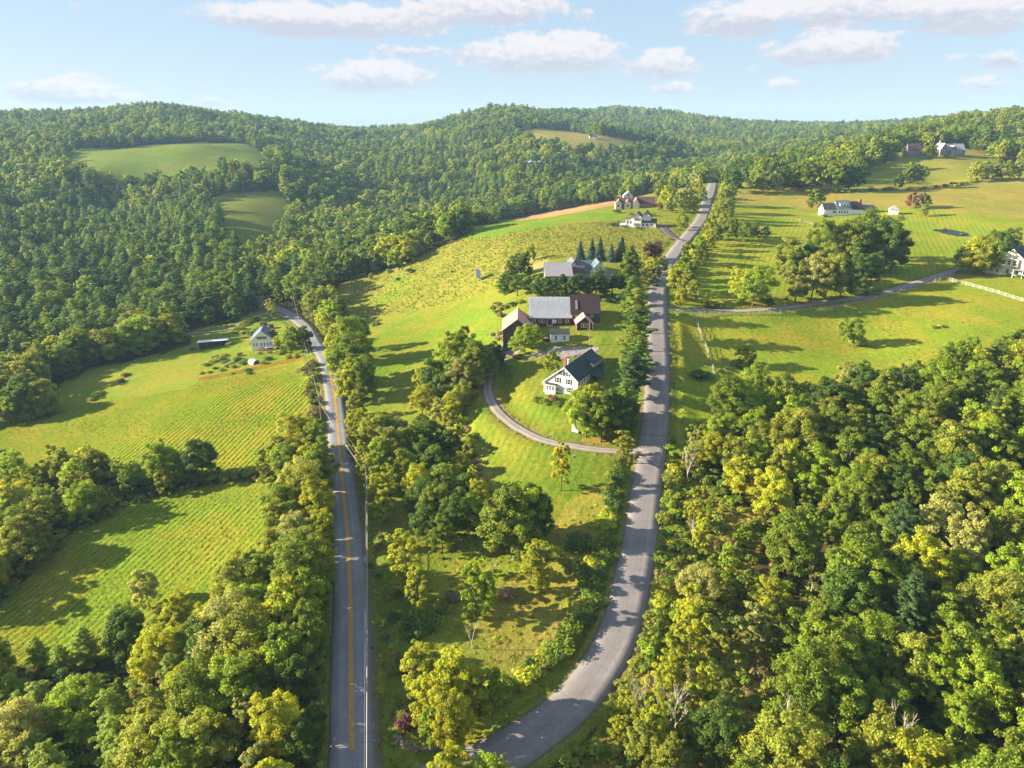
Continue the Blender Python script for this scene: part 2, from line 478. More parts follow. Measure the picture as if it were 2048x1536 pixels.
def gravel(name, c):
    m, g = mat(name)
    co = coords(g)
    n1 = g.n('ShaderNodeTexNoise', {0: co, 'Scale': .5, 'Detail': 8.0, 'Roughness': .75}).outputs[0]
    n2 = g.n('ShaderNodeTexNoise', {0: co, 'Scale': 7.0, 'Detail': 4.0, 'Roughness': .7}).outputs[0]
    uv = g.n('ShaderNodeSeparateXYZ', {0: g.n('ShaderNodeUVMap').outputs[0]})
    a = g.m('ABSOLUTE', g.m('SUBTRACT', uv.outputs[0], .5))
    trk = g.mapr(g.m('ABSOLUTE', g.m('SUBTRACT', a, .25)), .05, .16, 1.12, .84)
    k = g.m('MULTIPLY', trk, g.m('MULTIPLY', g.mapr(n1, .3, .7, .8, 1.2, False), g.mapr(n2, .3, .7, .75, 1.25, False)))
    col = g.mix(1.0, c, g.n('ShaderNodeCombineXYZ', {0: k, 1: k, 2: k}).outputs[0], 'MULTIPLY')
    e = g.mapr(g.m('ADD', a, g.m('MULTIPLY', g.m('SUBTRACT', n1, .5), .3)), .36, .5, 0, .8)
    col = g.mix(e, col, (.12, .13, .035))
    finish(g, col, .95, g.n('ShaderNodeBump', {'Strength': .6, 'Distance': .06, 'Height': n2}).outputs[0], .1)
    return m


M['gravel'] = gravel('gravel', (.27, .235, .22))
M['verge_gravel'] = gravel('verge_gravel', (.15, .13, .115))
M['line'] = plain('line_paint', (.42, .23, .04), .7, .25, 2.0)
M['white'] = plain('white_clapboard', (.78, .76, .72), .6, .07, 2.0, .3, 0, (.2, .2, 6))
M['cream'] = plain('cream_clapboard', (.66, .58, .48), .6, .07, 2.0)
M['pale_blue'] = plain('pale_blue_paint', (.50, .60, .66), .6, .07, 2.0)
M['red'] = plain('barn_red', (.14, .026, .026), .75, .3, 1.2, .2, 0, (3, 3, .3))
M['old_wood'] = plain('old_wood', (.105, .07, .06), .9, .45, 1.6, .1, 0, (3, 3, .25))
M['grey_wood'] = plain('grey_wood', (.22, .19, .18), .9, .35, 1.6, .1, 0, (3, 3, .3))
M['brick'] = plain('brick_red', (.33, .12, .09), .9, .3, 8)
M['stone'] = plain('stone', (.30, .23, .19), .9, .35, 1.4, .15, bump=.5)
M['glass'] = plain('window_glass', (.035, .045, .06), .12, .3, 1.0, .6)
M['shutter'] = plain('shutter', (.05, .06, .06), .6, .1)
M['trim'] = plain('white_trim', (.80, .79, .76), .5, .04)
M['roof_dark'] = plain('roof_dark_green', (.035, .055, .065), .75, .25, 2.5, .3, bump=.2)
M['roof_black'] = plain('roof_black', (.055, .055, .065), .85, .25, 2.5, .2, bump=.2)
M['roof_grey'] = plain('roof_grey', (.28, .27, .30), .85, .18, 2.0, .2, bump=.2)
M['roof_blue'] = plain('roof_blue_grey', (.11, .15, .19), .8, .2, 2.0, .2, bump=.2)
M['roof_red'] = plain('roof_rusty', (.45, .25, .20), .6, .2, .8, .3, .0, (4, .3, 1))
M['roof_maroon'] = plain('roof_maroon', (.10, .055, .07), .85, .2, 2.0, .2, bump=.2)
M['roof_brown'] = plain('roof_brown', (.042, .026, .03), .85, .3, 1.5, .2, 0, (4, .4, 1), bump=.2)
M['metal'] = plain('roof_metal', (.47, .48, .50), .6, .16, .6, .5, .35, (4, .25, 1))
M['metal_white'] = plain('roof_metal_white', (.72, .74, .80), .45, .06, .6, .5, .1, (4, .25, 1))
M['pole'] = plain('pole_wood', (.26, .19, .13), .9, .25, 3)
M['fence_wood'] = plain('fence_wood', (.34, .31, .28), .85, .2, 3)
M['fence_white'] = plain('fence_white', (.50, .48, .44), .8, .1, 3)
M['wire'] = plain('wire', (.36, .34, .32), .5, .05)
M['panel'] = plain('solar_panel', (.05, .06, .12), .15, .1, 1, .7)
M['soil'] = plain('soil', (.10, .065, .045), .95, .3, 2)
M['tarp'] = plain('dark_tarp', (.03, .03, .035), .5, .2, 2)
M['teal'] = plain('teal_tag', (.02, .25, .24), .5, .05)
M['plastic_white'] = plain('hoop_cover', (.80, .80, .80), .4, .06, 1)
m, g = mat('pond_water')
finish(g, (.015, .018, .010), .3, None, .06)
M['water'] = m

# ------------------------------------------------------------------ mesh helpers


def mesh(name, verts, faces, m, smooth=False):
    me = bpy.data.meshes.new(name)
    me.from_pydata([tuple(v) for v in verts], [], faces)
    if m:
        me.materials.append(m)
    if smooth:
        me.shade_smooth()
    return me


def link(name, me, parent=None, loc=None, rz=None, **props):
    o = bpy.data.objects.new(name, me)
    COL.objects.link(o)
    if parent is not None:
        o.parent = parent
    if loc is not None:
        o.location = loc
    if rz is not None:
        o.rotation_euler = (0, 0, rz)
    for k, v in props.items():
        o[k] = v
    return o


class B:
    """collects boxes and prisms into one mesh"""
    def __init__(s):
        s.v, s.f = [], []

    def add(s, vs, fs):
        k = len(s.v)
        s.v += [tuple(v) for v in vs]
        s.f += [tuple(i + k for i in f) for f in fs]
        return s

    def box(s, x0, x1, y0, y1, z0, z1):
        return s.add([(x0, y0, z0), (x1, y0, z0), (x1, y1, z0), (x0, y1, z0), (x0, y0, z1), (x1, y0, z1), (x1, y1, z1), (x0, y1, z1)],
                     [(0, 3, 2, 1), (4, 5, 6, 7), (0, 1, 5, 4), (1, 2, 6, 5), (2, 3, 7, 6), (3, 0, 4, 7)])

    def tube(s, a, b, ra, rb, n=6):
        a, b = Vector(a), Vector(b)
        d = (b - a).normalized()
        u = d.orthogonal().normalized()
        w = d.cross(u)
        vs = []
        for p, r in ((a, ra), (b, rb)):
            for i in range(n):
                t = 2 * math.pi * i / n
                vs.append(p + u * (math.cos(t) * r) + w * (math.sin(t) * r))
        fs = [(i, (i + 1) % n, n + (i + 1) % n, n + i) for i in range(n)] + [tuple(range(n))[::-1], tuple(range(n, 2 * n))]
        return s.add(vs, fs)

    def slab(s, q, t):
        """a sheet through the four points q, t thick (downwards along its normal)"""
        q = [Vector(p) for p in q]
        n = (q[1] - q[0]).cross(q[3] - q[0]).normalized()
        if n.z < 0:
            n = -n
        lo = [p - n * t for p in q]
        return s.add(q + lo, [(0, 1, 2, 3), (7, 6, 5, 4), (0, 4, 5, 1), (1, 5, 6, 2), (2, 6, 7, 3), (3, 7, 4, 0)])

    def mesh(s, name, m):
        me = mesh(name, s.v, s.f, m)
        return me

    def link(s, name, m, parent=None, **kw):
        return link(name, s.mesh(name, m), parent, **kw)


# ------------------------------------------------------------------ land cover polygons (photo outline -> ground)
def poly(pts):
    return np.array([at(*p) for p in pts])


def inside(P, x, y):
    c = np.zeros(len(x), bool)
    n = len(P)
    for i in range(n):
        x1, y1 = P[i]
        x2, y2 = P[(i + 1) % n]
        if y1 == y2:
            continue
        k = ((y1 > y) != (y2 > y)) & (x < (x2 - x1) * (y - y1) / (y2 - y1) + x1)
        c ^= k
    return c


HAY_A = poly([(628, 722), (640, 760), (640, 830), (640, 880), (600, 915), (585, 930), (560, 945), (400, 945), (200, 955), (0, 980), (-150, 990), (-150, 850), (0, 845), (100, 835),
              (150, 810), (300, 790), (420, 762), (520, 745), (600, 722)])
HAY_B = poly([(560, 962), (590, 1000), (575, 1080), (545, 1150), (480, 1215), (330, 1275), (150, 1320), (0, 1330), (-150, 1350), (-150, 1290), (0, 1210), (60, 1155),
              (130, 1075), (240, 1015), (330, 990), (430, 965)])
GARDEN = poly([(130, 765), (180, 738), (260, 722), (330, 705), (385, 688), (375, 668), (400, 655), (470, 648), (500, 625), (560, 616), (600, 640), (640, 680),
               (640, 725), (600, 735), (400, 770), (150, 815), (60, 838), (30, 835)])
CENTRE = poly([(640, 700), (668, 585), (700, 556), (800, 540), (850, 505), (925, 478), (990, 442), (1100, 424), (1240, 400), (1310, 385), (1400, 370), (1445, 362), (1430, 420),
               (1385, 490), (1330, 560), (1330, 620), (1330, 800), (1330, 900), (1320, 1000), (1300, 1200), (1180, 1400), (1000, 1540), (690, 1640), (700, 1200), (690, 1000), (660, 740)])
EAST = poly([(1420, 372), (1445, 362), (1500, 380), (1600, 376), (1780, 360), (1780, 345), (1880, 318), (2048, 330), (2250, 330), (2300, 690), (2048, 712), (1900, 752), (1800, 765), (1720, 790), (1560, 805),
             (1480, 815), (1400, 860), (1390, 900), (1345, 905), (1315, 900), (1310, 600), (1400, 430)])
FAR_FIELD = poly([(125, 306), (300, 290), (450, 285), (520, 304), (580, 324), (520, 344), (400, 360), (170, 364), (130, 335)])
MID_FIELD = poly([(395, 404), (470, 386), (570, 384), (590, 420), (560, 480), (520, 530), (470, 510), (440, 440)])
HILL_FIELD = poly([(1025, 266), (1060, 260), (1130, 259), (1200, 270), (1310, 290), (1320, 308), (1200, 310), (1100, 298), (1035, 285)])
BARN_FIELD = poly([(955, 358), (1010, 335), (1060, 330), (1030, 350), (975, 366)])
UP_FIELD = poly([(1700, 345), (1790, 318), (1960, 318), (1990, 345), (1900, 360), (1720, 362)])
GAP = poly([(60, 830), (130, 770), (300, 735), (420, 720), (600, 700), (640, 720), (620, 800), (400, 860), (150, 900), (20, 900)])
OPEN = [GAP, HAY_A, HAY_B, GARDEN, CENTRE, EAST, FAR_FIELD, MID_FIELD, HILL_FIELD, BARN_FIELD, UP_FIELD]
SCRUB = poly([(1335, 920), (1400, 950), (1470, 1010), (1540, 1040), (1500, 1150), (1560, 1290), (1640, 1400), (1560, 1480), (1480, 1600), (1150, 1600), (1170, 1500), (1240, 1380), (1300, 1250), (1325, 1100)])
PINEWOOD = poly([(-100, 440), (300, 430), (440, 440), (480, 560), (440, 640), (300, 690), (100, 740), (-200, 760)])
PINE_MIX = poly([(600, 440), (760, 400), (900, 420), (1000, 400), (1250, 380), (1200, 340), (950, 380), (700, 380)])
YOUNG_PINES = poly([(-200, 1330), (180, 1330), (330, 1300), (420, 1330), (400, 1480), (200, 1620), (-200, 1800)])

COVER = [   # polygon, base colour, (rough meadow, mowing stripes, hay rows)
    (FAR_FIELD, (.125, .17, .035), (0, .3, 0)), (MID_FIELD, (.10, .13, .03), (.25, 0, 0)), (HILL_FIELD, (.20, .17, .06), (.3, 0, 0)), (BARN_FIELD, (.12, .18, .03), (0, 0, 0)),
    (CENTRE, (.155, .19, .022), (.35, 0, 0)), (GARDEN, (.16, .20, .027), (.1, 0, 0)), (EAST, (.19, .225, .022), (.1, 0, 0)), (UP_FIELD, (.17, .19, .035), (.1, 0, 0)),
    (HAY_A, (.165, .195, .018), (0, 0, 1)), (HAY_B, (.15, .19, .018), (0, 0, .8)),
    (poly([(690, 640), (700, 560), (850, 505), (925, 478), (1000, 470), (1300, 440), (1380, 450), (1300, 520), (1240, 520), (1090, 520), (1000, 560), (960, 590), (830, 620)]), (.2, .18, .04), (1, 0, 0)),
    (poly([(925, 478), (990, 442), (1100, 424), (1180, 420), (1250, 428), (1240, 436), (1150, 445), (1050, 462), (960, 478)]), (.135, .205, .026), (0, .4, 0)),
    (poly([(1010, 440), (1100, 424), (1240, 400), (1250, 408), (1160, 424), (1080, 438)]), (.34, .20, .10), (0, 0, 0)),
    (poly([(800, 640), (960, 595), (1040, 590), (1010, 680), (900, 690), (740, 770), (720, 690)]), (.145, .19, .022), (0, 0, .35)),
    (poly([(700, 620), (800, 545), (850, 550), (760, 620)]), (.17, .21, .024), (.1, 0, 0)),
    (poly([(935, 790), (960, 720), (1060, 690), (1210, 680), (1290, 690), (1290, 800), (1270, 880), (1230, 960), (1160, 1010), (1100, 1090), (1000, 960), (960, 880)]), (.118, .158, .018), (0, .8, 0)),
    (poly([(1130, 1010), (1225, 960), (1215, 1080), (1150, 1230), (1100, 1300), (1010, 1350), (900, 1330), (990, 1180), (1090, 1100)]), (.195, .185, .034), (.35, 0, 0)),
    (poly([(1090, 512), (1010, 525), (1000, 545), (1110, 545)]), (.27, .24, .09), (0, 0, 0)),
    (poly([(1420, 500), (1520, 425), (1620, 440), (1790, 420), (1900, 420), (2060, 480), (2300, 560), (1960, 520), (1880, 545), (1800, 565), (1560, 600), (1420, 600)]), (.19, .23, .024), (0, 1, 0)),
    (poly([(1450, 380), (1600, 376), (1790, 366), (1990, 350), (2300, 340), (2300, 430), (2048, 440), (1900, 425), (1790, 412), (1560, 418), (1470, 410)]), (.25, .22, .05), (.3, 0, 0)),
    (poly([(1800, 300), (2000, 300), (2000, 335), (1780, 345)]), (.2, .2, .04), (.1, 0, 0)),
    (SCRUB, (.20, .13, .035), (.5, 0, 0)),
    (poly([(1010, 1300), (1150, 1210), (1100, 1310), (1010, 1360), (960, 1330)]), (.22, .18, .045), (.2, 0, 0)),
    (poly([(640, 700), (700, 740), (740, 900), (830, 1100), (830, 1300), (800, 1500), (740, 1500), (730, 1200), (715, 1000), (690, 850)]), (.09, .13, .022), (.2, 0, 0)),
    (poly([(1160, 865), (1250, 870), (1240, 893), (1150, 885)]), (.27, .17, .04), (0, 0, 0)),
]

# ------------------------------------------------------------------ terrain sheet
a1 = np.arange(-46, 46.01, .25)
azs = np.radians(np.concatenate([np.arange(-180, -46, 4.0), a1, np.arange(48, 180, 4.0)]))
rs = [4.0]
while rs[-1] < 6500:
    rs.append(rs[-1] * (1 + .0085) + .05)
rs = np.array(rs)
na, nr = len(azs), len(rs)
RR, AA = np.meshgrid(rs, azs, indexing='ij')
X, Y = (RR * np.sin(AA)).ravel(), (RR * np.cos(AA)).ravel() - 10
Z, DR = hgt(X, Y, dist=True)
Z[RR.ravel() > 5200] -= 30
cov = np.tile(np.array([.055, .05, .02]), (len(X), 1))
kindc = np.zeros((len(X), 3))
wob = np.clip(np.hypot(X, Y) / 200, .3, 3)
XW = X + vnoise(X, Y, 7, 5) * wob + vnoise(X, Y, 2.3, 6) * wob * .5
YW = Y + vnoise(X, Y, 7, 7) * wob + vnoise(X, Y, 2.3, 8) * wob * .5
IN_OPEN = np.zeros(len(X), bool)
for P, c, kd in COVER:
    k = inside(P, XW, YW)
    cov[k] = c
    kindc[k] = kd
k = (DR < 2.2 + vnoise(X, Y, 3, 9) * .8) & (np.hypot(X, Y) < 640)
cov[k] = (.15, .175, .022)
kindc[k] = 0
k = DR < .8
cov[k] = (.16, .14, .09)
faces = []
for j in range(nr - 1):
    o = j * na
    for i in range(na):
        i2 = (i + 1) % na
        faces.append((o + i, o + i2, o + na + i2, o + na + i))
me = mesh('ground', np.column_stack([X, Y, Z]), faces, M['ground'], True)
me.materials[0] = M['ground']
for nm, arr in (('cover', cov), ('cover_kind', kindc)):
    at_ = me.color_attributes.new(nm, 'FLOAT_COLOR', 'POINT')
    at_.data.foreach_set('color', np.column_stack([arr, np.ones(len(arr))]).astype(np.float32).ravel())
link('ground', me, kind='structure', label='grassy hill country with hay fields, lawns and wooded slopes')


# ------------------------------------------------------------------ roads
def ribbon(name, P, w, m, lift=.03, off=0.0, jag=0.0, seg=4, skirt=.35, flare=0.0, crown=.12):
    n = len(P)
    t = np.gradient(P[:, :2], axis=0)
    t /= np.linalg.norm(t, axis=1)[:, None] + 1e-9
    nrm = np.column_stack([t[:, 1], -t[:, 0]])
    s = np.concatenate([[0], np.cumsum(np.hypot(*np.diff(P[:, :2], axis=0).T))])
    vs, uv, fs = [], [], []
    cols = list(np.linspace(-.5, .5, seg + 1))
    cols = [cols[0]] + cols + [cols[-1]]
    rg = random.Random(len(P))
    for i in range(n):
        jl, jr = (rg.uniform(-jag, jag), rg.uniform(-jag, jag))
        ww = w + flare * math.exp(-s[i] / 9.0)
        for k, c in enumerate(cols):
            q = P[i, :2] + nrm[i] * (c * ww + off + (jl if c < 0 else jr) * (abs(c) == .5))
            z = P[i, 2] + lift - (skirt if k in (0, len(cols) - 1) else 0) - (c * c) * crown
            if k in (0, len(cols) - 1):
                q = q + nrm[i] * np.sign(c) * .15
            vs.append((q[0], q[1], z))
            uv.append((c + .5, s[i]))
    m2 = len(cols)
    for i in range(n - 1):
        for k in range(m2 - 1):
            fs.append((i * m2 + k, i * m2 + k + 1, (i + 1) * m2 + k + 1, (i + 1) * m2 + k))
    me = mesh(name, vs, fs, m, True)
    l = me.uv_layers.new(name='UVMap')
    for lp in me.loops:
        l.data[lp.index].uv = uv[lp.vertex_index]
    return me


def road(name, key, m, lab, **kw):
    link(name, ribbon(name, ROADS[key][0], ROADS[key][1], m, **kw), kind='structure', label=lab)


def thin(P, k):
    return P[::k]


link('road_shoulder', ribbon('road_shoulder', ROADS['left'][0], 7.6, M['verge_gravel'], lift=-.02, off=.45, jag=.25), kind='structure', label='dark gravel shoulder beside the road with the yellow lines')
link('road_shoulder', ribbon('road_shoulder', ROADS['right'][0], 7.6, M['verge_gravel'], lift=-.02, jag=.2), kind='structure', label='narrow gravel shoulder of the curving road')
road('country_road', 'left', M['asphalt_old'], 'grey asphalt road with double yellow line', lift=.05, jag=.04)
road('country_road', 'right', M['asphalt_pale'], 'pale cracked asphalt road curving uphill past the farm', lift=.035, jag=.05, flare=5.0)
road('driveway', 'loop', M['gravel'], 'gravel loop driveway round the farmhouse lawn', lift=.03, jag=.15)
road('driveway', 'east', M['gravel'], 'long gravel driveway along the white fence', lift=.03, jag=.15)
road('driveway', 'white', M['asphalt_new'], 'dark paved driveway to the white hillside house', lift=.03)
road('track', 'farm', M['gravel'], 'farm track to the open metal-roofed shed', lift=.02, jag=.2)
PL = ROADS['left'][0]
sidx = np.nonzero(PL[:, 1] > at(703, 1508)[1])[0][0]
ln = PL[sidx:len(PL) - 6]
ln = ln[ln[:, 1] < at(640, 700)[1] + 4]
for off in (-.15, .15):
    link('road_marking', ribbon('road_marking', ln, .075, M['line'], lift=.075, off=off + .05, seg=1, skirt=.0, crown=0), kind='structure', label='yellow centre line of the road')


def patch(name, pts, m, lift, lab, world=None):
    P = poly(pts) if world is None else np.array(world)
    x0, y0 = P.min(0)
    x1, y1 = P.max(0)
    st = max(.8, (x1 - x0) / 60)
    gx, gy = np.arange(x0 - st, x1 + st, st), np.arange(y0 - st, y1 + st, st)
    XX, YY = np.meshgrid(gx, gy, indexing='ij')
    zz = hgt(XX.ravel(), YY.ravel()).reshape(XX.shape) + lift
    ins = inside(P, (XX + st / 2).ravel(), (YY + st / 2).ravel()).reshape(XX.shape)
    vs = np.column_stack([XX.ravel(), YY.ravel(), zz.ravel()])
    fs, ny = [], len(gy)
    for i in range(len(gx) - 1):
        for j in range(ny - 1):
            if ins[i, j]:
                a = i * ny + j
                fs.append((a, a + ny, a + ny + 1, a + 1))
    me = mesh(name, vs, fs, m, True)
    l = me.uv_layers.new(name='UVMap')
    for lp in me.loops:
        v = vs[lp.vertex_index]
        l.data[lp.index].uv = (.5, v[1])
    return link(name, me, kind='structure', label=lab)


patch('gravel_yard', [(1068, 694), (1085, 689), (1190, 690), (1200, 700), (1150, 715), (1120, 722), (1095, 712), (1060, 713)], M['gravel'], .1, 'gravel parking yard between the farmhouse and the white shed')
patch('gravel_yard', [(1003, 688), (1045, 690), (1035, 700), (1000, 712), (992, 704)], M['gravel'], .1, 'bare gravel apron in front of the old barn door')
patch('paved_yard', [(1183, 541), (1222, 541), (1222, 560), (1185, 560)], M['asphalt_pale'], .1, 'paved yard in front of the double garage')
patch('pond', [(1866, 459), (1900, 459), (1935, 466), (1940, 473), (1915, 473), (1885, 467)], M['water'], .1, 'small dark pond beside the meadow')

# ------------------------------------------------------------------ trees: meshes
def leaf_quads(rg, P, N, size, tint, aspect=.62):
    """kite-shaped leaves at P facing N"""
    n = len(P)
    N = N / (np.linalg.norm(N, axis=1)[:, None] + 1e-9)
    r = rg.normal(size=(n, 3))
    T = np.cross(N, r)
    T /= np.linalg.norm(T, axis=1)[:, None] + 1e-9
    Sd = np.cross(N, T)
    a = (size * rg.uniform(.7, 1.3, n))[:, None]
    V = np.empty((n, 4, 3))
    V[:, 0] = P - T * a
    V[:, 1] = P + Sd * a * aspect + N * a * .15
    V[:, 2] = P + T * a - N * a * .1
    V[:, 3] = P - Sd * a * aspect + N * a * .15
    return V.reshape(-1, 3), np.repeat(tint, 4, axis=0)


def leaf_mesh(name, V, C, m):
    n = len(V) // 4
    me = bpy.data.meshes.new(name)
    me.vertices.add(len(V))
    me.vertices.foreach_set('co', V.astype(np.float32).ravel())
    me.loops.add(len(V))
    me.loops.foreach_set('vertex_index', np.arange(len(V), dtype=np.int32))
    me.polygons.add(n)
    me.polygons.foreach_set('loop_start', np.arange(n, dtype=np.int32) * 4)
    me.polygons.foreach_set('loop_total', np.full(n, 4, dtype=np.int32))
    me.update(calc_edges=True)
    a = me.color_attributes.new('tint', 'FLOAT_COLOR', 'POINT')
    a.data.foreach_set('color', np.column_stack([C, np.ones(len(C))]).astype(np.float32).ravel())
    me.materials.append(m)
    return me


def unit(rg, n):
    d = rg.normal(size=(n, 3))
    return d / np.linalg.norm(d, axis=1)[:, None]


def tints(rg, n, amt):
    b = rg.uniform(1 - amt, 1 + amt, n)
    w = rg.uniform(-amt * .5, amt * .5, n)
    return np.column_stack([b * (1 + w), b, b * (1 - w)])


def broadleaf(seed, n, leaf, rx=4.4, H=12.0, base=.2, nb=46, m=None, loose=.0):
    """crown made of many leafy clumps round a lumpy envelope; H metres tall"""
    rg = np.random.default_rng(seed)
    zc, rz = H * (1 + base) / 2, H * (1 - base) / 2
    lob = unit(rg, 9)
    lobw = rg.uniform(.0, .38, 9)
    nb = int(nb * 2.3)
    D = unit(rg, nb)
    D[:, 2] = np.where(D[:, 2] < -.75, -D[:, 2], D[:, 2])
    k = 1 + (np.clip(D @ lob.T, 0, 1) ** 4) @ lobw - .14
    rad = rg.uniform(.66, .93, nb) * k
    rad[: nb // 4] *= .6
    top = np.clip(D[:, 2], -1, 1)
    Cc = D * np.array([rx, rx, rz]) * rad[:, None]
    Cc[:, 2] += zc
    Cc[:, 2] = np.maximum(Cc[:, 2], .9 + rg.uniform(0, .8, nb))
    br = rg.uniform(.28, .50, nb) ** 1.6 * .72 * rx * (1 - .2 * np.abs(top)) + loose
    w = br ** 2
    pick = rg.choice(nb, int(n * 1.7), p=w / w.sum())
    d = unit(rg, len(pick))
    d[:, 2] = d[:, 2] * .85 + .12
    P = Cc[pick] + d * (br[pick] * rg.uniform(.4, 1.3, len(pick)))[:, None] * np.array([1, 1, .8])
    d2 = ((P[:, None] - Cc[None]) ** 2 * np.array([1, 1, 1.5])).sum(-1)
    ins = (d2 < (br * .72) ** 2)
    ins[np.arange(len(P)), pick] = False
    keep = ~ins.any(1)
    P, d, pick = P[keep][:n], d[keep][:n], pick[keep][:n]
    out = (P - np.array([0, 0, zc - rz * .2])) / np.array([rx, rx, rz])
    N = d * .7 + out * .45 + unit(rg, len(P)) * .95 + np.array([0, 0, .25])
    tb = tints(rg, nb, .2)[pick] * tints(rg, len(P), .2)
    V, C = leaf_quads(rg, P, N, leaf, tb)
    return leaf_mesh('crown', V, C, m or M['leaf']), Cc, zc


def trunk_mesh(seed, H, r, targets, m=None, zf=.55):
    rg = random.Random(seed)
    b = B()
    p0 = Vector((0, 0, -.6))
    lean = Vector((rg.uniform(-.04, .04), rg.uniform(-.04, .04), 1))
    pts = [p0 + lean * (H * zf + .6) * t for t in (0, .3, .65, 1)]
    for i in range(3):
        b.tube(pts[i], pts[i + 1], r * (1 - i * .22), r * (1 - (i + 1) * .22), 7)
    for t in targets:
        t = Vector(t)
        s = pts[0].lerp(pts[3], rg.uniform(.45, 1))
        mid = s.lerp(t, .5) + Vector((0, 0, -.06 * H * rg.random()))
        b.tube(s, mid, r * .36, r * .22, 5)
        b.tube(mid, t, r * .22, r * .07, 4)
    me = b.mesh('trunk', m or M['bark'])
    me.shade_smooth()
    return me


def pine(seed, n, leaf, H=17.0, L=4.0, base=.22, m=None, spire=1.0, gap=.95):
    """white pine: uneven whorls of up-swept branches carrying needle plumes"""
    rg = np.random.default_rng(seed)
    Pc, Dc, Rc = [], [], []
    limbs = []
    z = H * base
    while z < H * .985:
        t = (z / H - base) / (1 - base)
        env = L * (math.sin(min(1, t * 2.2 + .35) * math.pi / 2)) * (1 - t ** 1.7) ** .8 * spire
        nbr = rg.integers(4, 7) if t < .85 else 4
        a0 = rg.uniform(0, 6.28)
        for k in range(nbr):
            ln = env * rg.uniform(.55, 1.15) + .35
            a = a0 + k * 6.283 / nbr + rg.uniform(-.3, .3)
            up = rg.uniform(.08, .35) + .35 * t
            d = np.array([math.cos(a), math.sin(a), up])
            limbs.append(((0, 0, z), tuple(np.array([0, 0, z]) + d * ln * .9)))
            s = .35
            while s < 1.0:
                Pc.append(np.array([0, 0, z]) + d * ln * s + rg.normal(size=3) * .12)
                Dc.append(d)
                Rc.append(.30 + .16 * ln * (1.15 - s))
                s += .9 / max(ln, .9) * .55
        z += gap * rg.uniform(.8, 1.2)
    Pc.append(np.array([0, 0, H])), Dc.append(np.array([0, 0, 1.])), Rc.append(.3)
    Pc, Dc, Rc = np.array(Pc), np.array(Dc), np.array(Rc)
    w = Rc ** 1.5
    pick = rg.choice(len(Pc), n, p=w / w.sum())
    d = unit(rg, n)
    P = Pc[pick] + d * (Rc[pick] * rg.uniform(.5, 1.2, n))[:, None] * np.array([1.1, 1.1, .55])
    N = d * .5 + np.array([0, 0, .75]) + unit(rg, n) * .5 + Dc[pick] * .35
    tb = tints(rg, len(Pc), .2)[pick] * tints(rg, n, .2)
    V, C = leaf_quads(rg, P, N, leaf, tb, .42)
    return leaf_mesh('crown', V, C, m or M['leaf']), limbs


def pine_trunk(seed, H, r, limbs, keep=40, m=None):
    b = B()
    for i in range(4):
        b.tube((0, 0, -.6 if i == 0 else H * .96 * i / 4), (0, 0, H * .96 * (i + 1) / 4), r * (1 - .24 * i), r * (1 - .24 * (i + 1)) + .02, 7)
    for a, t in limbs[::max(1, len(limbs) // keep)]:
        b.tube(a, t, r * .2, r * .06, 4)
    me = b.mesh('trunk', m or M['bark'])
    me.shade_smooth()
    return me


def spruce(seed, n, leaf, H=9.0, L=2.9, m=None):
    rg = np.random.default_rng(seed)
    z = rg.uniform(0.03, 1, n * 2)
    z = z[rg.uniform(0, 1, n * 2) < (1.03 - z)][:n]
    a = rg.uniform(0, 6.283, len(z))
    lay = np.floor(z * 13)
    arm = .78 + .22 * np.cos(a * 7 + lay * 2.1) + rg.uniform(-.1, .1, len(z)) + .16 * np.sin(a * 3 + lay * 4.7) + .12 * np.sin(lay * 2.9)
    r = L * (1.02 - z) ** .85 * arm * rg.uniform(.55, 1.0, len(z)) ** .5
    P = np.column_stack([np.cos(a) * r, np.sin(a) * r, z * H - r * .22 + (z * 13 - lay) * .15])
    P[:, 2] = np.clip(P[:, 2], .1, None)
    N = np.column_stack([np.cos(a), np.sin(a), np.full(len(z), .8)]) + unit(rg, len(z)) * .5
    V, C = leaf_quads(rg, P, N, leaf, tints(rg, len(z), .3), .4)
    return leaf_mesh('crown', V, C, m or M['leaf'])


def bush(seed, n, leaf, rx=1.6, H=2.0, nb=14, m=None):
    rg = np.random.default_rng(seed)
    D = unit(rg, nb)
    D[:, 2] = np.abs(D[:, 2])
    Cc = D * np.array([rx, rx, H * .62]) * rg.uniform(.3, .8, nb)[:, None]
    Cc[:, 2] += H * .18
    br = rg.uniform(.28, .5, nb) * rx
    pick = rg.integers(0, nb, n)
    d = unit(rg, n)
    d[:, 2] = np.abs(d[:, 2]) * .9 + .05
    P = Cc[pick] + d * (br[pick] * rg.uniform(.6, 1.15, n))[:, None]
    P[:, 2] = np.clip(P[:, 2], .03, None)
    N = d + unit(rg, n) * .6 + np.array([0, 0, .3])
    V, C = leaf_quads(rg, P, N, leaf, tints(rg, nb, .25)[pick] * tints(rg, n, .25))
    return leaf_mesh('foliage', V, C, m or M['leaf'])


def bare_tree(seed, H, m=None, forks=5):
    rg = random.Random(seed)
    b = B()

    def grow(p, d, ln, r, depth):
        q = p + d * ln
        b.tube(p, q, r, r * .62, 5 if r > .06 else 3)
        if depth == 0 or r < .02:
            return
        for _ in range(rg.randint(2, 3)):
            nd = (d + Vector((rg.uniform(-.5, .5), rg.uniform(-.5, .5), rg.uniform(.1, .5)))).normalized()
            grow(p.lerp(q, rg.uniform(.6, 1)), nd, ln * rg.uniform(.6, .85), r * .6, depth - 1)
    grow(Vector((0, 0, -.5)), Vector((rg.uniform(-.1, .1), rg.uniform(-.1, .1), 1)).normalized(), H * .30, H * .011, forks)
    me = b.mesh('trunk', m or M['dead_bark'])
    return me


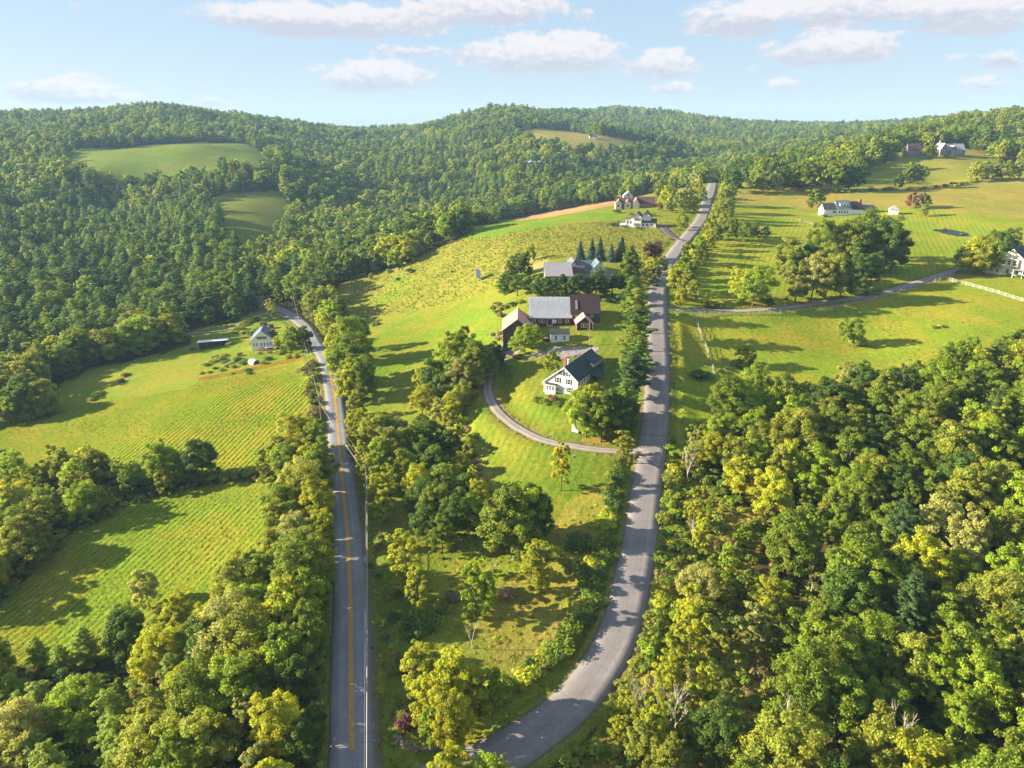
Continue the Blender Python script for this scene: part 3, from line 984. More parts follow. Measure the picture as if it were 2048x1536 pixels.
TONES = {  # base colours of the leaves
    'deep green': (.100, .165, .022), 'mid green': (.185, .25, .022), 'bright green': (.26, .35, .024), 'yellow-green': (.37, .39, .024), 'golden-green': (.35, .38, .026),
    'olive green': (.255, .285, .034), 'pale olive': (.37, .38, .11), 'yellow': (.50, .47, .03), 'russet': (.30, .16, .05), 'blue-grey': (.08, .13, .10),
    'pine green': (.165, .255, .046), 'light pine green': (.270, .345, .040), 'dark pine green': (.085, .150, .044), 'purple': (.13, .05, .055), 'rose-brown': (.34, .24, .15), 'brown': (.24, .19, .07)}

NEARF = .0
LIB = {'near': {}, 'mid': {}, 'mass_mid': {}, 'mass_far': {}}
for lod, n, lf, cnt, mm, pn, pl in (('near', 15000, .185, 5, M['leaf'], 11000, .25), ('mid', 6000, .28, 4, M['leaf'], 4500, .35),
                                   ('mass_mid', 6000, .28, 5, M['leaf_mass'], 4000, .36), ('mass_far', 1000, .62, 4, M['leaf_mass'], 800, .75)):
    L_ = LIB[lod]
    tr = lod in ('near', 'mid')
    L_['broadleaf_tree'] = []
    for i in range(cnt):
        rx = (4.5, 4.9, 4.1, 4.7, 4.3)[i]
        cm, cc, zc = broadleaf(11 + i, n, lf, rx=rx, nb=(48, 56, 40, 52, 34)[i], m=mm, base=(-.10, -.05, -.14, -.04, -.1)[i])
        tm = trunk_mesh(i, 12, .24, [c for c in cc[:: max(1, len(cc) // 9)]]) if tr else None
        L_['broadleaf_tree'].append((cm, tm))
    L_['slender_tree'] = []
    for i in range(3 if tr else 2):
        cm, cc, zc = broadleaf(41 + i, int(n * .62), lf * .86, rx=(2.4, 2.1, 2.7)[i], base=-.08, nb=(30, 36, 26)[i], m=mm)
        tm = trunk_mesh(i + 20, 12, .16, [c for c in cc[:: max(1, len(cc) // 7)]], zf=.7) if tr else None
        L_['slender_tree'].append((cm, tm))
    L_['pine_tree'] = []
    for i in range(4 if tr else 3):
        cm, lim = pine(61 + i, pn, pl, L=(4.0, 4.6, 3.5, 4.2)[i], base=(.12, .3, .2, .4)[i], m=mm, gap=(.95, 1.15, .85, 1.2)[i])
        tm = pine_trunk(i, 17, .26, lim) if tr else None
        L_['pine_tree'].append((cm, tm))
HREF = {'broadleaf_tree': 12., 'slender_tree': 12., 'pine_tree': 17.}
SPRUCE = [(spruce(81 + i, 6000, .22), pine_trunk(i, 9, .14, [((0, 0, 1), (.1, 0, 2))])) for i in range(2)]
BUSH = [bush(91 + i, 900, .17, nb=(12, 16, 20)[i]) for i in range(3)]
BUSH_STEM = [None] * 3
for i in range(3):
    b = B()
    for k in range(5):
        a = k * 1.256 + i
        b.tube((0, 0, -.2), (math.cos(a) * .8, math.sin(a) * .8, 1.2), .05, .02, 4)
    BUSH_STEM[i] = b.mesh('stem', M['bark'])
BARE = [bare_tree(5 + i, 9, forks=5) for i in range(4)]

TREES = []     # everything planted: dict(kind, x, y, h, w, tone)
PR = random.Random(4)


def plant(kind, x, y, h, tone, w=1.0, **kw):
    TREES.append(dict(kind=kind, x=float(x), y=float(y), h=h, tone=tone, w=w, **kw))


def pp(kind, u, v, h, tone, w=1.0, **kw):
    x, y = at(u, v)
    plant(kind, x, y, h, tone, w, **kw)


K = {'B': 'broadleaf_tree', 'S': 'slender_tree', 'P': 'pine_tree', 'U': 'shrub', 'D': 'dead_tree', 'C': 'spruce_tree'}
T2 = {'d': 'deep green', 'm': 'mid green', 'b': 'bright green', 'y': 'yellow-green', 'g': 'golden-green', 'o': 'olive green', 'l': 'pale olive', 'Y': 'yellow', 'r': 'russet',
      'z': 'blue-grey', 'p': 'pine green', 'q': 'light pine green', 'k': 'dark pine green', 'u': 'purple', 's': 'rose-brown', 'n': 'brown'}
# kind, tone, base pixel u v, height m, width factor
SPOTS = '''
Pp 1262 632 14 1|Pq 1270 664 15 .95|Pp 1272 700 15 .95|Pq 1262 740 14 1|Pp 1274 768 15 1.05|Pk 1262 800 14 1|Pp 1250 842 12 1|Pk 1268 610 11 .9
Bb 1172 868 11.5 1.0|By 1190 842 10 1|Bm 1202 878 12 1.05|Bd 1224 868 12 1|Bd 1250 866 10 .9|By 1160 838 8 .9|Sg 1246 925 7.5 1.6|Sy 1252 915 5.5 1.5
Bb 1050 702 9 1.2|Bo 1105 744 6.6 1|Us 1105 775 3.6 1.1|Uo 1140 778 3.2 1.3|Ud 1122 781 2 1.1|Ud 1075 806 2 1.3|Uo 1090 808 2 1.1|Us 1106 802 2.4 1|Ud 1118 812 2 1.2|Um 1098 798 1.6 1
SY 1122 982 13 .75|Bm 1025 1108 15 1.2|Bb 1045 1095 13 1|By 1005 1095 12 .9|Bd 1070 1085 12 1|Sg 1080 1180 11 1.5|Sy 1062 1160 8 1.2|Sb 952 1240 12.5 1.05|Sb 978 1222 9 1
Sy 815 1190 13 1.1|Sg 835 1225 10 1.2|Sy 800 1150 10 1|Sg 842 1400 11 1.15|Sy 852 1450 9 1.2|By 905 1425 11.5 .8|Sg 960 1430 9 1.2|Sb 985 1425 8 1.1|By 905 1500 9 .8|Sb 862 1492 8 1|Sg 925 1470 8 1.3
By 905 1605 9 .9|Bb 965 1612 8 .9|Sy 1000 1600 7 1|Uu 815 1345 2 1|Uu 815 1450 2.4 1.1|Un 800 1320 1.6 1|Um 812 1412 1.6 1.2|Ud 838 1262 3 1.5|Um 850 1255 3.5 1.2
D. 945 1297 8 .9|D. 905 1360 6 .8|D. 985 1170 8 .7|Uo 870 1225 3 1|Us 905 1200 2.4 1|Us 1010 1195 2.5 1.2|Uo 1150 1130 2.5 1.4|Un 1165 1080 2 1.3|Ud 1160 1095 3 1.3
Bb 905 775 14 1.05|Bm 930 765 15 1|Bo 945 790 12 1|Bd 870 800 13 1|Bd 890 815 12 1|Bm 960 770 12 1|Bd 985 740 9 .95|Bl 930 800 11 1|Bo 900 750 13 1|Bm 925 735 14 .9|By 850 790 9 .9|Bd 995 735 7 .9
By 905 835 8 1|Bo 925 825 8 1|By 900 855 8 1|Uy 922 850 3 1.3|By 845 830 9 1|Bl 880 850 8 .9
By 668 640 10 1|By 650 625 11 1.1|Bb 668 655 12 1|Bm 678 640 12 1|Sy 660 665 9 1.2
Bb 690 760 16 1.15|By 682 720 15 1.1|Bm 712 770 16 1.15|Bb 705 720 15 1.1|By 700 800 13 1.1|Bm 728 800 14 1|Bo 712 835 9 1|Bm 722 700 13 1
By 715 880 10 1|Sy 712 915 9 1.2|Sg 728 950 10 1.2|Bo 745 905 10 1|Sg 742 985 11 1.1|Sy 755 1020 10 1|Sg 768 1045 9 1.1|Bb 760 950 10 1|Bm 775 900 10 1|Bl 800 900 10 .95|Bo 790 935 11 1
Bm 825 925 11 1|Bd 845 950 10 1|Bd 870 965 10 1|Bm 815 985 11 1|Sg 780 1010 10 1|By 835 1010 9 .9|Bd 900 1030 9 1|Bm 870 1050 9 1|Bd 845 1035 9 1|By 925 960 7 1|Bg 940 915 6 .9|Bd 900 915 8 1|Bd 870 905 9 1
Bm 845 880 8 1|Bd 930 1010 8 1|Bm 925 1050 9 1|Bb 950 1060 8 1|Bd 905 1075 9 1|By 960 1020 7 .9|Sg 945 985 7 1|Bm 985 1080 9 .9|By 970 1050 7 .9|Bd 860 1085 8 1|Bm 885 1105 8 1|Sy 900 985 8 1|Bm 880 1000 9 1
Uy 945 880 2.5 1|Us 940 895 1.4 1.2|Us 946 912 1.3 1.3|Us 952 925 1.4 1.2|Us 958 940 1.4 1.2|Un 955 955 1.6 1.2|Us 966 965 1.5 1.2|Us 975 985 1.4 1.2|Us 985 1005 1.4 1.2|Us 937 860 1.4 1.2|Us 1000 1028 1.2 1.2
Bm 1698 692 8.6 1.15|Uo 1716 690 4 1.3|Bo 1488 733 7.2 1.1|Uo 1478 735 3 1.2|Ud 1392 756 2.6 1.6|Ud 1408 754 2.4 1.5|Uo 1440 745 1.5 1.2|Sd 1549 806 6.5 .9|Bb 1500 812 10.5 .95|Bl 1692 790 9.5 1|Bo 1720 795 9.5 1|Ul 1880 655 1.3 1.6|Ul 1868 656 1.2 1.5
Bb 1505 612 13.5 1.15|By 1482 600 10 1.1|Ud 1530 612 4 1.2|Sb 1410 612 5 1.4|Uo 1424 612 2.4 1.3|Um 1440 614 2 1.4|Bo 1590 600 15 1.05|Bl 1622 602 15 1|Bo 1650 600 15 1|Bd 1680 592 13 1|Bd 1612 560 15 1
Bo 1575 560 16 1|Bm 1700 545 20 1.15|Bm 1730 535 20 1.15|Bd 1755 545 19 1.1|Bd 1780 540 18 1.05|Bo 1680 545 18 1|Bd 1715 575 12 1|Bd 1740 570 11 1|Bm 1640 540 18 1|Bo 1660 565 15 1|Bd 1775 515 15 1|Bm 1800 520 12 1
Um 1750 588 3 1.3|Um 1730 590 3 1.2|Ul 1709 587 3.6 1.15|Sr 1647 596 2.6 1.2|So 1573 601 2.4 1.2|Sd 1480 520 4 1.2
Bo 1372 590 9 1.1|By 1350 582 10 1.1|Bo 1385 602 8 1|By 1362 608 6 1|Bb 1368 560 10 1.1|By 1385 545 9 1.1|Bm 1402 530 10 1|Bo 1375 525 9 1|Bb 1398 510 8 1|By 1415 500 9 1|Bm 1430 490 10 1
Bo 1415 478 9 1|By 1428 462 10 1.1|Bo 1445 470 10 1|Bm 1462 480 10 1.1|Bm 1490 485 9 1|Bd 1510 478 8 1|Bd 1530 475 6 1|Bo 1440 445 12 1|Bm 1452 440 12 1|By 1432 432 9 .9|Bo 1450 425 12 .9|Bm 1458 412 12 .9|Ur 1440 392 2.5 1.2
Bd 1470 386 15 1.1|Bm 1452 378 13 1|Bo 1535 386 13 1.1|Bo 1520 384 12 1.1|Bl 1550 385 11 1|Bm 1590 380 16 1.1|Bm 1612 382 17 1.1|Bo 1636 382 17 1|Bm 1660 383 17 1.1|Bd 1684 382 15 1|Bd 1710 381 16 1|Bo 1745 340 20 .9
Bm 1722 332 14 1|Bd 1795 378 10 1|Bo 1810 375 14 1|Bm 1826 374 14 1|Bo 1838 370 12 .95|Bm 1628 420 12 1.1|Br 1822 416 9 1.1|Bo 1850 316 9 1|Bm 1858 316 10 1|Bo 1866 316 9 1|Bd 1808 312 8 1|Un 1890 314 3 1.4|Uo 1905 315 2.5 1.4|Uo 1925 470 1.2 1.6|Ud 1870 462 1.2 1.6|Un 1890 460 1.2 1.4|Bn 1838 418 9 1|Bo 1850 418 8 1|Bo 1846 433 7 1|By 1950 365 14 1|Bo 1965 360 12 1|Sl 1940 360 12 1
Bm 1995 360 13 1|Bo 2010 362 12 1|Bo 2028 358 12 1|Bm 2045 352 13 1|By 1948 547 13.5 1.3|Bb 1968 548 12 1.1|By 1925 545 11 1.1|Bd 1992 530 13 1|Bd 2005 520 12 1|Bd 2015 515 9 1|Bo 1980 508 11 1|Uy 1998 547 1.2 1.3|Uy 2018 552 1.4 1.3|Ud 2036 556 1.6 1.2
Cz 1160 519 8.6 1|Cz 1183 520 9.6 1|Cz 1199 521 10.2 1|Cz 1222 523 8 1|Cz 1242 521 10.8 1.1|Cz 1264 534 9.6 1|Uu 1106 550 5.5 .9|Uu 1112 545 5 .8|Bu 1297 520 8 .95|Bu 1310 518 7.5 .9|Bm 1262 565 13 .95|Bm 1252 562 9 .9
Sl 1288 545 9 1.2|By 1300 552 8 1|Bo 1310 560 7 1|Bo 1322 545 7 1|Bl 1290 560 6 1|Bd 1308 572 4 1.2|Sg 1125 596 5 1.2|Bo 1062 521 7 .95|Bd 1050 560 11 1|Bd 1030 558 10 1|Bd 1025 575 9 1|By 1018 578 7 .9|Pp 1008 590 8 1.1|Pp 1035 592 7.5 1.1
Pp 1055 590 6 1.2|Pp 1075 592 6 1.2|Pk 1092 593 6.5 1.2|Pp 1108 593 6 1.2|Pk 1125 592 7 1.1|Pp 1142 594 6.5 1.2|Pk 1158 593 7.4 1.2|Pp 1176 594 6.5 1.2|Pk 1192 593 7.4 1.2|Pp 1208 594 6.2 1.2|Pk 1224 592 7 1.2|Pp 1196 570 6 1.1|Pk 1240 588 6.5 1.2
Ud 1235 600 2 1.5|Ud 1222 602 2 1.5|Ud 1210 604 1.8 1.5|Ud 1090 601 1.4 1.5|Ud 1075 603 1.4 1.5|Un 995 612 2 1.4|Us 1003 634 2 1.3|Un 985 620 2 1.4|Uo 992 628 2 1.3|Uy 1000 622 2 1.1|Un 1010 618 2 1.3|Ud 1025 612 2 1.4|Uo 1040 606 2 1.3
Us 1000 668 1.4 1.4|Us 996 680 1.2 1.5|Us 985 672 1.2 1.4|Uo 1040 716 1.6 1.4|Uy 1030 714 1.4 1.2|Uo 752 650 2 1.3|Un 748 652 1.4 1.4
Bo 1320 405 12 1|By 1335 415 12 1|Bo 1348 404 8 1|Bo 1322 380 13 1|Bn 1347 405 8 .9|Bo 1360 425 11 1|Bl 1375 412 12 1|By 1385 425 10 1|Br 1320 422 5 1|Bo 1338 425 6 1|Bo 1365 460 9 1|Bb 1362 455 8 1|By 1392 400 11 1|Bo 1405 405 9 1
Uo 1248 455 1.8 1.5|Ud 1236 452 2.6 1.4|Ud 1225 452 2 1.4|Ud 1234 426 2.6 1.3|Un 1262 430 2 1.4|Uo 1300 432 3 1.3|Uo 1276 458 2 1.4|Un 830 512 4 1.6|Ur 848 506 5 1.2|Uo 818 514 3 1.5|Un 868 498 2 1.4|Un 880 490 2.5 1.4|Uo 905 480 3 1.5|Uo 915 474 3 1.5
Uo 928 468 3 1.5|Uo 940 460 3 1.4|Uo 980 448 3 1.5|Uo 820 545 3 1.4|Ud 795 560 1.6 1.5|Ud 905 545 1 1.7|Ul 700 545 3 1.4|Bo 742 560 4 1.1|Uo 780 545 2.5 1.4
Bm 592 706 11 1.1|Bb 575 700 9 1.05|Bd 608 700 10 1|Bo 612 700 7 .9|Sy 543 634 9 1.3|Uy 470 668 2.6 1.4|Uo 478 660 3 1.3|Uo 490 650 3 1.4|Uy 500 644 2.6 1.4|Uo 512 640 2.6 1.3|Uy 488 668 2.4 1.2|Um 474 722 2.6 1.4|Um 488 728 2.4 1.4
Ud 430 738 1.2 1.5|Ud 455 735 1.2 1.5|Ud 420 746 1 1.5|Uo 405 748 1 1.6|Uo 440 720 2 1.4|Uy 448 712 1.8 1.3|Ud 536 720 2 1.4|Um 528 728 1.6 1.4|Un 540 706 1.2 1.6|Uo 520 708 1 1.8|Un 505 690 1.4 1.4|Ub 465 748 1 1.3|Ud 495 742 1.6 1.4|Ud 500 748 1.3 1.6
Um 505 672 3 1.3|Uo 515 664 2.6 1.3|Bo 550 690 7 1.1|By 556 700 6 1|Uo 562 708 3 1.3|Uy 578 716 2.4 1.3|Uo 595 716 2 1.4|Un 480 712 1.5 1.5|Uy 468 735 1.6 1.6|Uo 445 742 1.4 1.6|Uy 425 725 1.8 1.6|Um 412 732 1.6 1.5|Uo 460 690 2 1.5|Un 385 700 1.5 1.5|Bd 70 835 15 1.1|Bm 45 845 14 1.1|Bo 95 828 13 1|Bm 20 850 13 1|Bl 60 815 16 1|Uo 200 790 2 1.4|Uo 185 800 2 1.4|Ud 240 765 2 1.4|Un 250 752 2 1.6
Bm 640 985 13 1.0|By 628 975 12 1|Bl 600 1020 12 1|Bo 615 1040 13 1|By 638 1060 11 .9|Bm 580 1060 11 1|Bo 565 1085 10 1|Bl 590 1110 10 1|Bm 648 1020 10 .8|By 645 1100 9 .9|Bo 560 1150 10 1|Bd 520 1190 10 1|Bm 500 1215 9 1|Bb 540 1210 11 1
Bm 585 1190 12 1|Bo 610 1160 11 1|By 642 1160 10 .8|Bm 600 1230 12 1|By 590 1290 13 1|Bo 560 1310 12 1|Bb 625 1260 12 .9|Bm 635 1210 11 .85|Bb 580 1380 12 1|Bm 622 1335 11 .8|Bd 610 1420 9 .9|Bd 630 1480 6 .9|Bd 610 1530 7 1|Dm 360 1330 7 1
Bl 300 1215 9 .9|Bd 265 1325 12 .95|Bb 255 1300 10 .9|By 320 1360 10 .9|Bm 400 1330 10 .9|By 430 1300 8 .9|Bd 450 1360 11 1|Bl 480 1350 13 1.1|Bo 520 1370 13 1|By 380 1440 11 .8|Bm 420 1480 12 1|Bb 470 1460 12 1|Bm 500 1440 12 1|Bo 420 1560 12 1|Bb 370 1600 12 1
D. 395 1335 9 1.1|D. 375 1345 7 1|D. 652 1115 8 .9|D. 640 1120 7 .8|Dx 660 560 9 1|D. 1385 1095 10 .8|D. 1340 1450 11 1|D. 1350 1470 9 1|D. 1272 1460 13 .7|D. 1585 1500 12 .8|D. 1800 1520 11 1.1|D. 1312 1430 9 .7|D. 1430 1262 4 1.4
D. 1620 1190 9 1|D. 1780 1150 9 1|D. 1980 985 9 1|D. 1375 965 12 .8|Sl 1378 958 12 .8|Sl 1385 915 8 1
So 1400 900 7 1|Bb 1432 905 9 1|By 1415 935 8 1|Sy 1385 1060 10 1.1|Sy 1400 1110 9 1|So 1418 1180 7 1.2|Bl 1392 1215 8 1.1|Sb 1450 1150 7 1.2|Sb 1490 1190 5.5 1.2|Sy 1455 1215 5 1.3|Sd 1478 1205 5 1|Sy 1380 1300 10 1.1|Sg 1350 1330 8 1.1|Sy 1370 1260 9 1
Sl 1500 1310 10 1.2|So 1525 1290 9 1.2|Sy 1232 1480 4 1.6|Sy 1262 1450 6 1.5|Sg 1225 1450 4 1.6|Sy 1330 1400 8 1.3|Sg 1410 1400 7 1.3|Sy 1300 1500 8 1.3|So 1280 1520 7 1.4|So 1290 1590 6 1.2|Bo 1330 1560 7 1|Bd 1400 1500 7 1|Bd 1440 1520 8 1
By 640 612 11 1|Bo 655 600 11 1|By 628 600 12 1|By 590 585 12 1|Bb 578 592 11 .9|Bo 562 588 12 1|By 645 648 8 1|Bm 560 604 9 1|Sy 548 640 8 1.2|By 668 612 10 1|Bo 600 575 11 1|By 652 665 9 1|Bo 664 690 10 1'''
for ln_ in SPOTS.replace('\n', '|').split('|'):
    f = ln_.split()
    if len(f) < 5 or f[0] == 'Dm':
        continue
    kk, tt = f[0][0], f[0][1]
    hk = 1.12 if kk in 'BS' else 1.18 if kk == 'P' and float(f[3]) < 10 else 1.0
    wk = 1.6 if (kk == 'P' and float(f[3]) > 10) else 1.75 if kk == 'P' else .95 if kk == 'B' else 1.0
    pp(K[kk], float(f[1]), float(f[2]), float(f[3]) * hk, T2.get(tt, 'mid green'), float(f[4]) * wk, fixed=True)


def line_plant(pts, step, kinds, hr, tones, jit=.8, w=1.2):
    P = np.array([at(*p) for p in pts])
    for a, b in zip(P[:-1], P[1:]):
        n = max(1, int(np.hypot(*(b - a)) / step))
        for k in range(n):
            q = a + (b - a) * (k + PR.random() * .6) / n
            plant(PR.choice(kinds), q[0] + PR.uniform(-jit, jit), q[1] + PR.uniform(-jit, jit), PR.uniform(*hr), PR.choice(tones), w * PR.uniform(.8, 1.2), fixed=True)


OG = ['olive green', 'mid green', 'deep green', 'yellow-green']
line_plant([(1233, 935), (1226, 1000), (1214, 1060), (1200, 1130), (1185, 1190), (1160, 1255), (1120, 1300), (1065, 1348), (1010, 1382), (950, 1410)], 1.25, ['shrub'], (1.4, 2.9), OG, .8)
line_plant([(616, 735), (622, 790), (628, 850), (600, 900), (560, 940)], 2.6, ['shrub'], (1.4, 3.2), ['olive green', 'yellow-green', 'brown', 'deep green', 'golden-green'], 1.3)
line_plant([(436, 958), (480, 948), (540, 945), (565, 950)], 3.5, ['shrub'], (1.4, 2.6), OG, 1.6)
line_plant([(1348, 880), (1345, 960), (1340, 1060), (1335, 1160), (1318, 1260), (1290, 1340)], 2.8, ['shrub'], (1.2, 2.8), ['olive green', 'yellow-green', 'bright green', 'mid green'], 1.4)
line_plant([(740, 1060), (765, 1180), (790, 1290), (800, 1400)], 5, ['shrub'], (.8, 1.8), ['deep green', 'mid green', 'brown'], 2.2)
line_plant([(1395, 875), (1440, 850), (1500, 835), (1560, 820), (1640, 800), (1740, 785), (1820, 770)], 5, ['broadleaf_tree', 'slender_tree', 'shrub'], (4, 8), OG, 2)
line_plant([(1590, 384), (1710, 385), (1790, 381), (1850, 379), (1900, 373), (1940, 367), (1985, 353), (2045, 346)], 5, ['shrub'], (1.5, 3), OG, 1.5)
line_plant([(1420, 448), (1400, 500), (1375, 545), (1350, 600)], 5, ['shrub'], (1.5, 3.5), OG, 2)

# ------------------------------------------------------------------ trees: woods
def thick(x, y):
    """which wood stands at a ground point: 0 none"""
    n = len(x)
    op = np.zeros(n, bool)
    r = np.hypot(x, y)
    wx = x + vnoise(x, y, 14, 21) * np.clip(r / 90, 1, 8)
    wy = y + vnoise(x, y, 14, 22) * np.clip(r / 90, 1, 8)
    for P in OPEN:
        op |= inside(P, wx, wy)
    return ~op


cand = []
rgt = np.random.default_rng(3)
rr = 48.0
while rr < 3300:
    sp = (6.6 + rr / 200.0) if rr > 250 else 6.5
    nn = int(math.radians(112) * rr / sp)
    aa = np.radians(-56) + np.radians(112) * (np.arange(nn) + rgt.uniform(-.36, .36, nn)) / nn
    rj = rr + rgt.uniform(-.36, .36, nn) * sp
    cand.append(np.column_stack([np.sin(aa) * rj, np.cos(aa) * rj]))
    rr += sp * .96
cand = np.vstack(cand)
x, y = cand[:, 0], cand[:, 1]
zt, dr = hgt(x, y, carve=False, dist=True)
ok = thick(x, y) & (dr > np.where((x > 0) & (np.hypot(x, y) < 260), 8.5, 3.6)) & ~inside(poly([(800, 1530), (1000, 1540), (1185, 1480), (1330, 1800), (700, 1900)]), x, y)
scr = inside(SCRUB, x, y)
ok &= ~(scr & (rgt.uniform(size=len(x)) < .74))
pix = inside(PINEWOOD, x, y)
piy = inside(YOUNG_PINES, x, y)
pim = inside(PINE_MIX, x, y)
rdist = np.hypot(x, y)
# keep clear of trees set by hand
FX = np.array([(t['x'], t['y'], (t['h'] * .3 if t['kind'] != 'shrub' else .6)) for t in TREES])
for i in range(0, len(x), 8000):
    sl_ = slice(i, i + 8000)
    if rdist[sl_].min() > 900:
        continue
    d = np.hypot(x[sl_][:, None] - FX[:, 0], y[sl_][:, None] - FX[:, 1])
    ok[sl_] &= ~((d < FX[:, 2] + 1.6).any(1) & (rdist[sl_] < 900))
HOUSES_CLEAR = [(at(57, 432), 14), (at(744, 486), 14), (at(1065, 334), 16), (at(1170, 276), 10), (at(1352, 366), 22), (at(1265, 410), 20), (at(1870, 308), 42), (at(1632, 318), 16), (at(1600, 318), 14)]
for (hx, hy), rad in HOUSES_CLEAR:
    ok &= ~((np.abs(x - hx) < rad) & (y - hy < rad * .8) & (y - hy > -rad * 2.6))
x, y, zt, rdist = x[ok], y[ok], zt[ok], rdist[ok]
pix, piy, pim, scr = pix[ok], piy[ok], pim[ok], scr[ok]
nA = vnoise(x, y, 60, 31)
nB = vnoise(x, y, 25, 32)
for i in range(len(x)):
    q = rgt.uniform()
    pp_ = .85 if pix[i] else (.55 if pim[i] else (.9 if piy[i] else (.16 if rdist[i] > 320 else .06)))
    if rdist[i] > 320 and not pix[i]:
        pp_ = np.clip(pp_ + nA[i] * .35, .02, .95)
    if q < pp_:
        kd = 'pine_tree'
        h = (rgt.uniform(16, 22) if rdist[i] > 280 else rgt.uniform(10, 14)) if not piy[i] else rgt.uniform(7, 10.5)
        tn = PR.choice(['pine green', 'light pine green', 'pine green', 'dark pine green'] if not piy[i] else ['light pine green', 'bright green', 'pine green', 'light pine green'])
        w = rgt.uniform(1.05, 1.4) if not piy[i] else rgt.uniform(1.2, 1.5)
    else:
        kd = 'broadleaf_tree' if rgt.uniform() < (.86 if not scr[i] else .3) else 'slender_tree'
        near = rdist[i] < 260
        h = rgt.uniform(8.5, 13.5) if near else rgt.uniform(10.5, 19)
        if scr[i]:
            h = rgt.uniform(3.5, 7)
        e = nB[i] + rgt.uniform(-.6, .6)
        if near:
            tn = 'deep green' if e < -.75 else 'mid green' if e < -.25 else 'olive green' if e < .1 else 'bright green' if e < .5 else 'yellow-green' if e < .95 else 'pale olive'
        else:
            tn = 'deep green' if e < -.65 else 'mid green' if e < -.05 else 'olive green' if e < .35 else 'bright green' if e < .75 else 'yellow-green' if e < 1.05 else 'pale olive'
        w = rgt.uniform(.8, 1.12) if near else rgt.uniform(.85, 1.3)
    if rdist[i] > 900:
        w *= 1.0 + (rdist[i] - 900) / 3500
    TREES.append(dict(kind=kd, x=x[i], y=y[i], h=h, tone=tn, w=w))

TX = np.array([t['x'] for t in TREES])
TY = np.array([t['y'] for t in TREES])
TZ = hgt(TX, TY, carve=False)
U, V_, DEP = proj(TX, TY, TZ + np.array([t['h'] for t in TREES]) * .6)
INFR = (U > -40) & (U < 2088) & (V_ > 0) & (V_ < 1640) & (DEP > 0)
APP = np.array([t['h'] * t['w'] for t in TREES]) / np.maximum(DEP, 1)
for t, zz, uu, vv, ap, fr in zip(TREES, TZ, U, V_, APP, INFR):
    t.update(z=float(zz), u=uu, v=vv, ap=ap * F_PX, infr=bool(fr), rot=PR.uniform(0, 6.28), var=PR.randrange(100))
# the ones that show largest become objects of their own, the rest is one mass per kind of wood
indiv, mass = [], []
for kd, lim in (('broadleaf_tree', 300), ('pine_tree', 290), ('slender_tree', 290), ('shrub', 290), ('spruce_tree', 290), ('dead_tree', 290)):
    L_ = [t for t in TREES if t['kind'] == kd]
    vis = sorted([t for t in L_ if t['infr']], key=lambda t: -(t['ap'] + (25 if t.get('fixed') else 0)))
    indiv += vis[:lim]
    mass += vis[lim:] + [t for t in L_ if not t['infr']]


def shade(c, a):
    return tuple(max(0, k * a) for k in c)


for t in indiv:
    kd = t['kind']
    lod = 'near' if t['ap'] > 55 else 'mid'
    c = TONES[t['tone']]
    f = PR.uniform(.85, 1.18)
    if kd in HREF:
        L_ = LIB[lod][kd]
        cm, tm = L_[t['var'] % len(L_)]
        s = t['h'] / HREF[kd]
        wd = s * t['w']
    elif kd == 'spruce_tree':
        cm, tm = SPRUCE[t['var'] % 2]
        s = t['h'] / 9
        wd = s * t['w']
    elif kd == 'dead_tree':
        cm, tm = None, BARE[t['var'] % 4]
        s = t['h'] / 9
        wd = s * t['w']
    else:
        cm, tm = BUSH[t['var'] % 3], BUSH_STEM[t['var'] % 3]
        s = t['h'] / 2
        wd = s * t['w']
    if kd == 'dead_tree':
        e = link(kd, tm, None, (t['x'], t['y'], t['z']), t['rot'])
        e.scale = (wd, wd, s)
    else:
        e = link(kd, None, None, (t['x'], t['y'], t['z'] - .05), t['rot'])
        e.scale = (wd, wd, s)
        o = link('crown' if kd != 'shrub' else 'foliage', cm, e)
        o.color = (*shade(c, f), 1)
        link('trunk' if kd != 'shrub' else 'stem', tm, e)
    e['category'] = {'shrub': 'bush'}.get(kd, 'tree')
    t['obj'] = e


